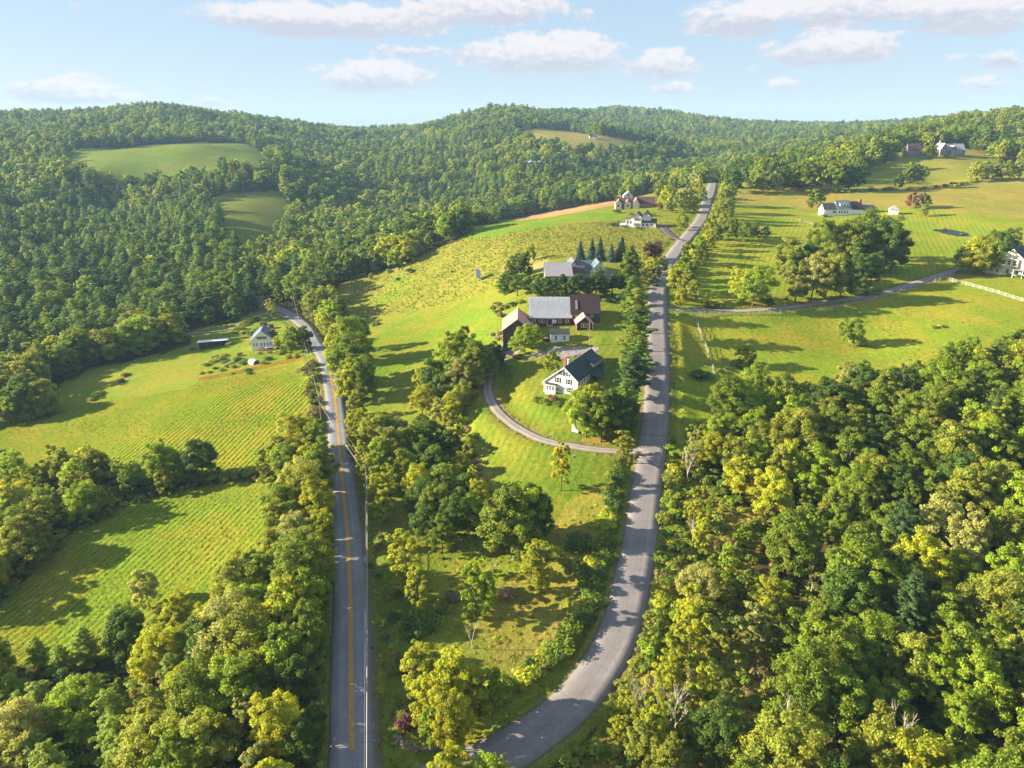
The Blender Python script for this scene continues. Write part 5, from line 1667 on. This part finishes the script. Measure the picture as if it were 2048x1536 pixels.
boxpart(mh_, 'deck', 'brick', (-16.8, -13, -2.4, -.1, -.6, .2))

sc_ = root('garden_shed', 1786, 428, -20, 'tiny white garden shed with pale pyramid roof right of the meadow house', 'shed', dz=.1)
boxpart(sc_, 'wall', 'white', (-2.4, 2.4, -2.2, 2.2, -1, 2.7))
b = B()
b.add([(-2.8, -2.6, 2.7), (2.8, -2.6, 2.7), (2.8, 2.6, 2.7), (-2.8, 2.6, 2.7), (0, 0, 4.9)], [(0, 1, 4), (1, 2, 4), (2, 3, 4), (3, 0, 4), (3, 2, 1, 0)]).link('roof', M['roof_grey'], sc_)
opening(sc_, '-y', -2.2, .4, .1, 1.0, 2.0, 'door', pane='white')

eh = root('cream_house', 2012, 551, -45, 'cream gabled house with glassed porch past the end of the gravel drive', 'house', dz=.3)
wing(eh, -7.5, 8.5, 0, 15, 3.4, 3.4, .5, 10.4, 'y', 'cream', 'roof_black')
bargeboard(eh, -7.5, 8.5, -.38, 3.4, 3.4, .5, 10.4)
wing(eh, -10.5, -7.55, 1, 11, 2.6, 3.3, -7.7, 3.35, 'y', 'grey_wood', 'roof_grey', wlabel='glazed porch wall')
for k in range(4):
    opening(eh, '-x', -10.5, 2.2 + k * 2.4, .8, 1.4, 1.4)
boxpart(eh, 'balcony', 'cream', (-3.2, 3.2, -.9, 0, 3.4, 3.6), (-3.2, -3.0, -.9, 0, 3.6, 6.4), (3.0, 3.2, -.9, 0, 3.6, 6.4), (-3.2, 3.2, -.9, 0, 6.4, 6.65))
for cx in (-1.8, 0, 1.8):
    opening(eh, '-y', 0, cx, 4.1, 1.0, 1.7)
for cx in (-5.6, -3.4, 0, 3.4, 5.8):
    opening(eh, '-y', 0, cx, .8, 1.1, 1.6)
boxpart(eh, 'porch_roof', 'roof_grey', (2, 9.5, -2.6, -.05, 2.7, 2.9))
for cx in (2.4, 5.6, 9.0):
    boxpart(eh, 'post', 'trim', (cx, cx + .16, -2.5, -2.34, -1, 2.68))

# --- homestead at the bend of the left road
lh = root('blue_white_house', 526, 699, 12, 'white gabled house shaded blue with shuttered windows above the terraced garden', 'house', dz=.2)
wing(lh, -4.6, 4.6, 0, 11, 4.0, 4.0, 0, 8.0, 'y', 'white', 'roof_blue', rlabel='blue-grey roof')
bargeboard(lh, -4.6, 4.6, -.38, 4.0, 4.0, 0, 8.0)
for cx in (-1.2, .1, 1.3):
    opening(lh, '-y', 0, cx, 4.4, .55, 1.2, shut='shutter')
for cx in (-3.4, -2.2, -.4, .9, 2.3, 3.5):
    opening(lh, '-y', 0, cx, 1.5, .55, 1.3, pane='glass')
boxpart(lh, 'porch_roof', 'trim', (1.2, 5.2, -2.6, -.05, 1.0, 1.15))
boxpart(lh, 'porch_wall', 'brick', (-1.0, 6.4, -2.4, -.06, -1.6, .4))
wing(lh, 4.65, 8, 3, 9, 2.6, 2.2, 5.0, 2.7, 'y', 'white', 'metal_white')
chimney(lh, -.8, 10.2, 6.5, 9.4)

ms = root('open_shed', 428, 694, 20, 'open-fronted shed with white metal roof beside the farm track', 'shed', dz=.1)
B().slab([(-6.6, -2.4, 3.3), (6.6, -2.4, 3.3), (6.6, 3.4, 2.6), (-6.6, 3.4, 2.6)], .15).link('roof', M['metal_white'], ms)
boxpart(ms, 'wall', 'old_wood', (-6.3, 6.3, 2.9, 3.1, -1.5, 2.55), (-6.3, -6.1, -1.8, 2.9, -1.5, 2.6), (6.1, 6.3, -1.8, 2.9, -1.5, 2.6))
for k in range(5):
    boxpart(ms, 'post', 'grey_wood', (-6.2 + k * 3.07, -6.02 + k * 3.07, -2.0, -1.82, -1.5, 3.05))
tg = link('tractor', None, None, (ms.location.x + 4.2, ms.location.y + .6, ms.location.z), R(-60), label='small red tractor under the open shed roof', category='tractor')
boxpart(tg, 'body', 'red', (-1.2, .9, -.35, .35, .6, 1.2), (-1.1, -.2, -.3, .3, 1.2, 1.5))
for x_, r_ in ((-.7, .75), (.8, .45)):
    for sy_ in (-.6, .6):
        B().tube((x_, sy_ - .15, r_ - .2), (x_, sy_ + .15, r_ - .2), r_, r_, 12).link('wheel', M['tarp'], tg)
B().tube((.3, 0, 1.1), (.3, 0, 1.9), .05, .05).link('exhaust', M['tarp'], tg)

hp_s = .8
hp = root('hoop_house', 508, 727, -38, 'white plastic hoop house with brown end wall in the terraced garden', 'greenhouse')
hp.scale = (.8, .8, .8)
b = B()
nseg = 10
for i in range(nseg):
    a0, a1 = math.pi * i / nseg, math.pi * (i + 1) / nseg
    b.add([(-2.4, math.cos(a0) * 2, math.sin(a0) * 2.2), (2.4, math.cos(a0) * 2, math.sin(a0) * 2.2), (2.4, math.cos(a1) * 2, math.sin(a1) * 2.2), (-2.4, math.cos(a1) * 2, math.sin(a1) * 2.2)], [(0, 1, 2, 3)])
b.link('cover', M['plastic_white'], hp)
for xx, mm_ in ((-2.38, 'plastic_white'), (2.36, 'old_wood')):
    B().add([(xx, math.cos(math.pi * i / nseg) * 1.97, math.sin(math.pi * i / nseg) * 2.17) for i in range(nseg + 1)], [tuple(range(nseg + 1))]).link('end_wall', M[mm_], hp)
for i in range(5):
    r_ = B()
    for k in range(nseg):
        a0, a1 = math.pi * k / nseg, math.pi * (k + 1) / nseg
        r_.tube((-2.3 + i * 1.15, math.cos(a0) * 2.03, math.sin(a0) * 2.23), (-2.3 + i * 1.15, math.cos(a1) * 2.03, math.sin(a1) * 2.23), .04, .04, 4)
    r_.link('hoop', M['roof_grey'], hp)


for k, (u_, v_, rz_, n_) in enumerate(((436, 712, 62, 'topmost'), (446, 717, 62, 'second'), (456, 722, 62, 'third'), (466, 727, 62, 'lowest'))):
    gb = root('garden_bed', u_, v_, rz_, n_ + ' of four long dark garden beds left of the hoop house', 'garden bed', group='raised beds in the terraced garden')
    boxpart(gb, 'soil', 'soil', (-3.2, 3.2, -.55, .55, -.2, .22))
    boxpart(gb, 'border', 'grey_wood', (-3.3, 3.3, -.65, -.56, -.2, .3), (-3.3, 3.3, .56, .65, -.2, .3))
    for q_ in range(6):
        o_ = link('plant', BUSH[q_ % 3], gb, (-2.6 + q_ * 1.04, 0, .2), q_)
        o_.scale = (.22, .22, .3)
        o_.color = (.12, .24, .03, 1)


def logpile(u, v, rz, lab, n=(7, 5), L=2.2):
    rt = root('woodpile', u, v, rz, lab, 'woodpile')
    rg = random.Random(int(u))
    me_ = [B().tube((0, -L / 2, 0), (0, L / 2, 0), .16 + .03 * k, .15 + .03 * k, 7).mesh('log', M['old_wood' if k != 1 else 'grey_wood']) for k in range(3)]
    for j in range(n[1]):
        for i in range(n[0] - j // 2):
            link('log', me_[rg.randrange(3)], rt, ((i - n[0] / 2) * .36 + (j % 2) * .18, rg.uniform(-.1, .1), .16 + j * .32))


logpile(530, 650, 20, 'larger stack of brown logs behind the white house at the bend')
logpile(543, 657, -60, 'second stack of logs nearer the roadside tree at the bend', (8, 6))
bp = root('brush_pile', 755, 650, 0, 'reddish pile of brush alone in the open left-centre field', 'brush pile')
rg = random.Random(8)
for k in range(46):
    a = rg.uniform(0, 6.28)
    q = (rg.uniform(-1.6, 1.6), rg.uniform(-1.2, 1.2), rg.uniform(0, .5))
    B().tube(q, (q[0] + math.cos(a) * 1.6, q[1] + math.sin(a) * 1.6, rg.uniform(.4, 1.5)), .07, .03, 4).link('branch', M['roof_maroon' if k % 2 else 'brick'], bp)

# greenish far buildings in clearings of the forest
for u, v, rz, nm, wd, dp, e_, zr_, wl, rf, lab in [
        (57, 436, 35, 'forest_house', 11, 8, 4, 8, 'pale_blue', 'roof_blue', 'pale blue-grey house in a gap of the far-left forest'),
        (744, 484, 20, 'cottage', 12, 8, 3.5, 7, 'cream', 'roof_grey', 'low brown and cream cottage half hidden among valley trees'),
        (1066, 336, 8, 'metal_barn', 26, 12, 4.5, 8, 'metal_white', 'metal_white', 'long white metal barn beside the small valley clearing'),
        (1183, 277, 0, 'far_cabin', 6, 6, 3, 6, 'white', 'roof_black', 'tiny grey-white cabin on the hill clearing below the far ridge'),
        (1606, 318, 5, 'grove_house', 22, 9, 4, 8.5, 'cream', 'roof_maroon', 'long low house mostly hidden by trees, left of the upper meadow')]:
    rt = root(nm, u, v, rz, lab, 'house' if 'barn' not in nm else 'barn', dz=.3)
    wing(rt, 0, dp, -wd / 2, wd / 2, e_, e_, dp / 2, zr_, 'x', wl, rf)
    for k in range(3):
        opening(rt, '-y', 0, (k - 1) * wd * .28, 1.4, 1.4, 1.5)
    wing(rt, -1.2, dp * .7, wd / 2, wd / 2 + 5, e_ * .7, e_ * .7, dp * .35, zr_ * .7, 'x', wl, rf)

# --- solar array on a post
sp_ = root('solar_array', 957, 561, -64, 'upright solar array on a post standing in the rough meadow', 'solar array')
for i in range(3):
    for j in range(4):
        B().box(-2.7 + i * 1.8, -1.0 + i * 1.8, -.03, .03, 0.9 + j * 1.12, 1.95 + j * 1.12).link('panel', M['panel'], sp_)
boxpart(sp_, 'frame', 'roof_grey', (-2.8, 2.8, .04, .1, .85, .95), (-2.8, 2.8, .04, .1, 3.05, 3.15), (-2.8, 2.8, .04, .1, 5.3, 5.4), (-2.85, -2.75, .04, .1, .85, 5.4), (2.7, 2.8, .04, .1, .85, 5.4))
B().tube((0, .2, -.5), (0, .2, 5.0), .14, .12, 8).link('post', M['roof_grey'], sp_)

# ------------------------------------------------------------------ poles and wires
def pole(u, v, hh, lab, rz=0, arm=True, xy=None, lean=0.0):
    rt = root('utility_pole', u, v, rz, lab, 'utility pole', xy=xy)
    B().tube((0, 0, -1), (lean, 0, hh), .17, .11, 8).link('post', M['pole'], rt)
    if arm:
        boxpart(rt, 'crossarm', 'pole', (-1.2 + lean, 1.2 + lean, -.06, .06, hh - .75, hh - .6))
        for k in (-1.05, -.35, .35, 1.05):
            B().tube((k + lean, 0, hh - .6), (k + lean, 0, hh - .38), .07, .05, 6).link('insulator', M['trim'], rt)
    return rt


X1, Y1 = at(736, 992)
z1 = float(hgt(X1, Y1, carve=False)[0])
p1 = pole(0, 0, 9.2, 'brown utility pole right of the yellow-lined road where the wires cross over it', 5, xy=(X1, Y1))
X2, Y2 = at(643, 845)
z2 = float(hgt(X2, Y2, carve=False)[0])
p2 = pole(0, 0, 9.0, 'utility pole in the hedge left of the road beside the upper hay field', 5, xy=(X2, Y2))
X3, Y3 = at(588, 613)
z3 = float(hgt(X3, Y3, carve=False)[0])
p3 = pole(0, 0, 9.5, 'utility pole at the far bend of the left road', 5, xy=(X3, Y3))
X0, Y0 = -13.2, 52.0
z0_ = float(hgt(X0, Y0, carve=False)[0])
X4, Y4 = at(1180, 691)
z4 = float(hgt(X4, Y4, carve=False)[0])
p4 = pole(0, 0, 8.6, 'leaning wooden yard pole with a bushy foot behind the farmhouse', 0, arm=False, xy=(X4, Y4), lean=-.5)
pp('shrub', 1179, 692, 2.2, 'olive green', .7) if False else None


def wire(a, b, sag, r, lab, n=18, extra=None):
    a, b = Vector(a), Vector(b)
    bb = B()
    pts = [a.lerp(b, i / n) - Vector((0, 0, sag * 4 * (i / n) * (1 - i / n))) for i in range(n + 1)]
    for p, q in zip(pts[:-1], pts[1:]):
        bb.tube(p, q, r, r, 5)
    o = bb.link('power_line', M['wire'], None, label=lab, category='cable')
    return o, pts


for k, (dz_, dx_, r_, sg) in enumerate(((8.6, -1.05, .014, 1.0), (8.6, .0, .014, 1.0), (8.6, 1.05, .014, 1.0), (6.6, .15, .11, 1.2))):
    names = ('left wire on the crossarms', 'middle wire on the crossarms', 'right wire on the crossarms', 'thick bundled telephone cable below the wires')
    wo, pts = (None, []) if k in (0, 2) else wire((X1 + dx_, Y1, z1 + dz_), (X0 + dx_, Y0 - 15, z0_ + dz_), sg, r_ if k < 3 else .07, names[k] + ' running to the near corner', 22)
    if k == 3:
        tagp = pts[15]
    wire((X2 + dx_, Y2, z2 + dz_), (X1 + dx_, Y1, z1 + dz_), sg * .7, r_ if k < 3 else .04, names[k] + ' crossing over the yellow-lined road')
    wire((X3 + dx_, Y3, z3 + dz_), (X2 + dx_, Y2, z2 + dz_), sg * 1.6, r_ if k < 3 else .04, names[k] + ' between the bend and the hay field hedge')
to = B().tube(tagp, tagp + Vector((1.3, .15, -.25)), .05, .03, 5).add([tuple(tagp + Vector(q)) for q in ((.3, 0, 0), (1.2, .1, -.1), (1.2, .1, -.4), (.3, 0, -.3), (.3, .05, -.02), (1.2, .15, -.12), (1.2, .15, -.42), (.3, .05, -.32))],
                                                          [(0, 1, 2, 3), (7, 6, 5, 4), (0, 4, 5, 1), (1, 5, 6, 2), (2, 6, 7, 3), (3, 7, 4, 0)]).link('cable_tag', M['teal'], None, label='small teal tag hanging from the telephone cable near the junction', category='tag')

# ------------------------------------------------------------------ fences
def fence(name, pts, st, rails, hh, m, lab, rr_=.05, pr_=.08, jit=0.0, zig=0.0):
    P = np.array([at(*p) for p in pts])
    q = [P[0]]
    for a, b in zip(P[:-1], P[1:]):
        n = max(1, round(np.hypot(*(b - a)) / st))
        for k in range(1, n + 1):
            q.append(a + (b - a) * k / n)
    q = np.array(q)
    zz = hgt(q[:, 0], q[:, 1], carve=False)
    rt = link(name, None, None, (q[0, 0], q[0, 1], zz[0]), label=lab, category='fence')
    q0 = np.array([q[0, 0], q[0, 1], zz[0]])
    rg = random.Random(len(q))
    pm = B().box(-pr_, pr_, -pr_, pr_, -.4, hh + .12).mesh('post', M[m])
    pts3 = [np.array([a, b, c]) - q0 for (a, b), c in zip(q, zz)]
    for k, p in enumerate(pts3):
        if zig:
            p = p + np.array([zig * (k % 2), 0, 0])
            pts3[k] = p
        link('post', pm, rt, tuple(p + np.array([0, 0, rg.uniform(-.05, .05) if jit else 0])), rg.uniform(-.1, .1))
    for k in range(len(pts3) - 1):
        a, b = pts3[k], pts3[k + 1]
        for j in range(rails):
            zr_ = hh * (j + .7) / (rails)
            bb = B().tube(a + (0, 0, zr_ + rg.uniform(-jit, jit)), b + (0, 0, zr_ + rg.uniform(-jit, jit)), rr_, rr_, 4)
            bb.link('rail', M[m], rt)
    return rt


fence('rail_fence', [(1384, 637), (1440, 634), (1500, 633), (1560, 632), (1620, 626), (1680, 618), (1730, 608), (1780, 594), (1830, 578), (1870, 565), (1906, 553)], 3.4, 3, 1.25, 'fence_wood',
      'pale three-rail fence following the lower side of the gravel drive', .06, .09)
fence('rail_fence', [(1880, 556), (1918, 567), (1960, 578), (2010, 593), (2060, 608), (2130, 628)], 3.2, 3, 1.3, 'fence_white', 'white three-rail fence crossing the pasture below the cream house', .055, .09)
fence('split_rail_fence', [(1388, 637), (1396, 660), (1408, 690), (1416, 715), (1426, 745), (1434, 768), (1442, 795)], 2.6, 3, 1.3, 'fence_wood', 'weathered split-rail fence running down the pasture edge below the drive', .06, .08, .08, .4)

# ------------------------------------------------------------------ stones
rg = random.Random(21)
STM = []
for k in range(6):
    me_ = bpy.data.meshes.new('stone')
    vs = [Vector((x_, y_, z_)).normalized() * rg.uniform(.75, 1.15) for x_ in (-1, 1) for y_ in (-1, 1) for z_ in (-1, 1)]
    vs = [Vector((v_.x * 1.1, v_.y * .9, v_.z * .7)) for v_ in vs]
    me_.from_pydata([tuple(v_) for v_ in vs], [], [(0, 1, 3, 2), (4, 6, 7, 5), (0, 4, 5, 1), (2, 3, 7, 6), (0, 2, 6, 4), (1, 5, 7, 3)])
    me_.materials.append(M['stone'] if k < 4 else M['brick'] if k == 4 else M['grey_wood'])
    STM.append(me_)


def stones(name, pts, per, rows, size, lab, spread=.4):
    P = np.array([at(*p) for p in pts])
    z0 = float(hgt(P[0, 0], P[0, 1], carve=False)[0])
    rt = link(name, None, None, (P[0, 0], P[0, 1], z0), label=lab, category='stone wall')
    for a, b in zip(P[:-1], P[1:]):
        n = max(1, int(np.hypot(*(b - a)) * per))
        for k in range(n):
            for r_ in range(rows):
                q = a + (b - a) * (k + rg.random()) / n
                x_, y_ = q[0] + rg.uniform(-spread, spread), q[1] + rg.uniform(-spread, spread)
                s_ = rg.uniform(*size)
                o = link('stone', STM[rg.randrange(6)], rt, (x_ - P[0, 0], y_ - P[0, 1], float(hgt(x_, y_, carve=False)[0]) - z0 + s_ * .3 + r_ * s_ * .9), rg.uniform(0, 6.28))
                o.scale = (s_, s_, s_)


stones('stone_wall', [(792, 1470), (800, 1482), (815, 1491), (832, 1496)], 7, 2, (.16, .34), 'tumbled heap of pinkish stones at the tip between the two roads', .45)
stones('stone_wall', [(832, 1496), (848, 1497), (864, 1494), (884, 1487)], 5, 3, (.2, .3), 'low curved dry-stone wall at the tip of the junction', .12)
stones('stone_wall', [(1600, 440), (1618, 446), (1640, 451)], 1.3, 1, (.4, .8), 'row of grey boulders below the meadow house drive', .8)
stones('stone_wall', [(1080, 1322), (1100, 1302)], 3, 2, (.2, .35), 'short broken stone wall in the hedge inside the road bend', .3)
stones('stone_wall', [(978, 668), (1000, 676), (1005, 684)], 2, 1, (.2, .5), 'scattered stones left of the old barn', 1.0)
bo = link('boulder', STM[0], None, (*at(1452, 738), float(hgt(*at(1452, 738))[0]) + .3), .4, label='single pale boulder in the pasture beside the split-rail fence', category='boulder')
bo.scale = (1.1, .9, .8)
bo = link('boulder', STM[1], None, (*at(1148, 919), float(hgt(*at(1148, 919))[0]) + .1), .4, label='small grey rock on the lawn just below the loop driveway', category='rock')
bo.scale = (.9, .5, .4)
sgn = root('banner_sign', 1150, 862, -30, 'white upright panel half hidden behind the maples beside the loop drive', 'panel')
boxpart(sgn, 'board', 'trim', (-.9, .9, -.05, .05, .5, 2.6))
for xx in (-.8, .8):
    boxpart(sgn, 'post', 'grey_wood', (xx - .05, xx + .05, .05, .15, -.3, 2.6))


# ------------------------------------------------------------------ a label of its own for every tree and bush
MARKS = [('the farmhouse', 1150, 745, 17), ('the red barn', 1130, 640, 16), ('the grey house', 1150, 550, 26), ('the hillside house', 1277, 452, 20), ('the brick house', 1266, 412, 22),
         ('the meadow house', 1694, 425, 26), ('the cream house', 2012, 548, 26), ('the ridge house', 1872, 309, 55), ('the blue-white house', 526, 698, 16), ('the pond', 1905, 466, 16),
         ('the old barn', 1035, 690, 12), ('the junction tip', 840, 1480, 9), ('the dormer house', 1352, 366, 24), ('the hoop house', 508, 727, 12), ('the solar array', 957, 561, 14), ('the garden shed', 1786, 428, 18)]
MARKS = [(n_, at(u_, v_), r_) for n_, u_, v_, r_ in MARKS]
BELT = poly([(-200, 1330), (0, 1220), (130, 1085), (240, 1020), (430, 970), (560, 968), (560, 940), (400, 940), (0, 965), (-200, 975)])
LEFTWOOD = poly([(-400, 1360), (150, 1310), (480, 1220), (560, 960), (600, 890), (668, 900), (680, 1200), (660, 1700), (-400, 2200)])
RIGHTWOOD = poly([(1350, 880), (1560, 800), (1750, 760), (2100, 690), (2700, 700), (2700, 2200), (1100, 2200), (1300, 1300)])
TRIANGLE = poly([(700, 740), (960, 700), (940, 860), (1230, 960), (1240, 1100), (1180, 1380), (1000, 1470), (800, 1530), (740, 1500), (715, 1000)])
FRAC = ['left edge', 'far left', 'left', 'inner left', 'centre-left', 'centre', 'centre-right', 'inner right', 'right', 'far right', 'right edge']
ROWN = ['skyline', 'top', 'high', 'upper', 'above middle', 'middle', 'below middle', 'lower', 'low', 'near bottom', 'bottom edge']
ORD = ['leftmost'] + [w_ + ' leftmost' for w_ in 'second third fourth fifth sixth seventh eighth ninth tenth eleventh twelfth thirteenth fourteenth fifteenth sixteenth seventeenth eighteenth nineteenth twentieth twenty-first twenty-second twenty-third twenty-fourth twenty-fifth twenty-sixth'.split()]
NOUN = {'broadleaf_tree': 'broadleaf tree', 'slender_tree': 'slender tree', 'pine_tree': 'pine', 'shrub': 'bush', 'spruce_tree': 'spruce', 'dead_tree': 'bare dead tree'}
PINK = PINEWOOD
cells = {}
for t in indiv:
    where = None
    best = 1e9
    for n_, (mx_, my_), r_ in MARKS:
        d_ = math.hypot(t['x'] - mx_, t['y'] - my_)
        if d_ < r_ and d_ / r_ < best:
            best, where = d_ / r_, 'beside ' + n_
    q = np.array([t['x']]), np.array([t['y']])
    if where is None:
        dl = np.hypot(ROADS['left'][0][:, 0] - t['x'], ROADS['left'][0][:, 1] - t['y']).min()
        dr_ = np.hypot(ROADS['right'][0][:, 0] - t['x'], ROADS['right'][0][:, 1] - t['y']).min()
        if dl < 8:
            where = 'beside the yellow-lined road'
        elif dr_ < 8.5:
            where = 'beside the curving road'
        elif inside(BELT, *q)[0]:
            where = 'between the hay fields'
        elif inside(RIGHTWOOD, *q)[0]:
            where = 'in the right-hand wood'
        elif inside(LEFTWOOD, *q)[0]:
            where = 'in the lower-left wood'
        elif inside(TRIANGLE, *q)[0]:
            where = 'between the two roads'
        elif inside(PINEWOOD, *q)[0]:
            where = 'in the valley pines'
        elif inside(EAST, *q)[0]:
            where = 'in the right-hand meadows'
        elif inside(CENTRE, *q)[0]:
            where = 'in the central fields'
        elif inside(GARDEN, *q)[0]:
            where = 'in the terraced garden'
        else:
            where = 'in the valley forest' if t['x'] < 60 else 'at the upper forest edge'
    kd = t['kind']
    h_ = t['h']
    size = ('small' if h_ < 1.9 else 'big' if h_ > 3.2 else '') if kd == 'shrub' else ('small' if h_ < 8 else 'tall' if h_ > 14 else '')
    if kd == 'pine_tree' and h_ > 20:
        size = 'very tall'
    tone = '' if kd == 'dead_tree' else t['tone'].replace(' pine', '')
    base = ' '.join(('%s %s %s %s' % (size, tone, NOUN[kd], where)).split())
    if tone.startswith('light green') or tone.startswith('dark green'):
        pass
    pu, pv_ = min(10, max(0, int(t['u'] / 2048 * 10 + .5))), min(10, max(0, int(t['v'] / 1536 * 10 + .5)))
    cells.setdefault((base, FRAC[pu], ROWN[pv_]), []).append(t)
bases = {}
for (b_, f_, r_), L_ in cells.items():
    bases.setdefault(b_, []).append((f_, r_))
GROUP = {'broadleaf_tree': 'broadleaf trees', 'slender_tree': 'slender young trees', 'pine_tree': 'pines', 'shrub': 'bushes', 'spruce_tree': 'spruces behind the grey house', 'dead_tree': 'bare dead trees'}
for (b_, f_, r_), L_ in cells.items():
    full = b_ if len(bases[b_]) == 1 else '%s, %s, %s' % (b_, f_, r_)
    L_.sort(key=lambda t: t['u'])
    for i, t in enumerate(L_):
        t['obj']['label'] = full if len(L_) == 1 else '%s, %s' % (full, 'rightmost' if i == len(L_) - 1 else ORD[min(i, len(ORD) - 1)])
        t['obj']['group'] = GROUP[t['kind']]
for o in list(COL.objects):
    if o.parent is None and o.name.split('.')[0] in ('power_line', 'utility_pole', 'rail_fence', 'stone_wall', 'woodpile'):
        o['group'] = {'power_line': 'overhead wires along the left road', 'utility_pole': 'utility poles', 'rail_fence': 'pale rail fences of the pasture', 'stone_wall': 'stone walls and heaps', 'woodpile': 'log stacks'}[o.name.split('.')[0]]

# ------------------------------------------------------------------ haze
hz = B().box(-3600, 3600, -80, 5600, -45, 190)
mh = bpy.data.materials.new('haze')
mh.use_nodes = True
gh = NT(mh.node_tree)
vp = gh.n('ShaderNodeVolumePrincipled', {'Color': (.42, .70, 1.0), 'Density': .0001, 'Anisotropy': 0.0})
mo = gh.n('ShaderNodeOutputMaterial')
mh.node_tree.links.new(vp.outputs[0], mo.inputs['Volume'])
hz.link('haze', mh, None, kind='stuff', label='thin blue air between the camera and the far hills')
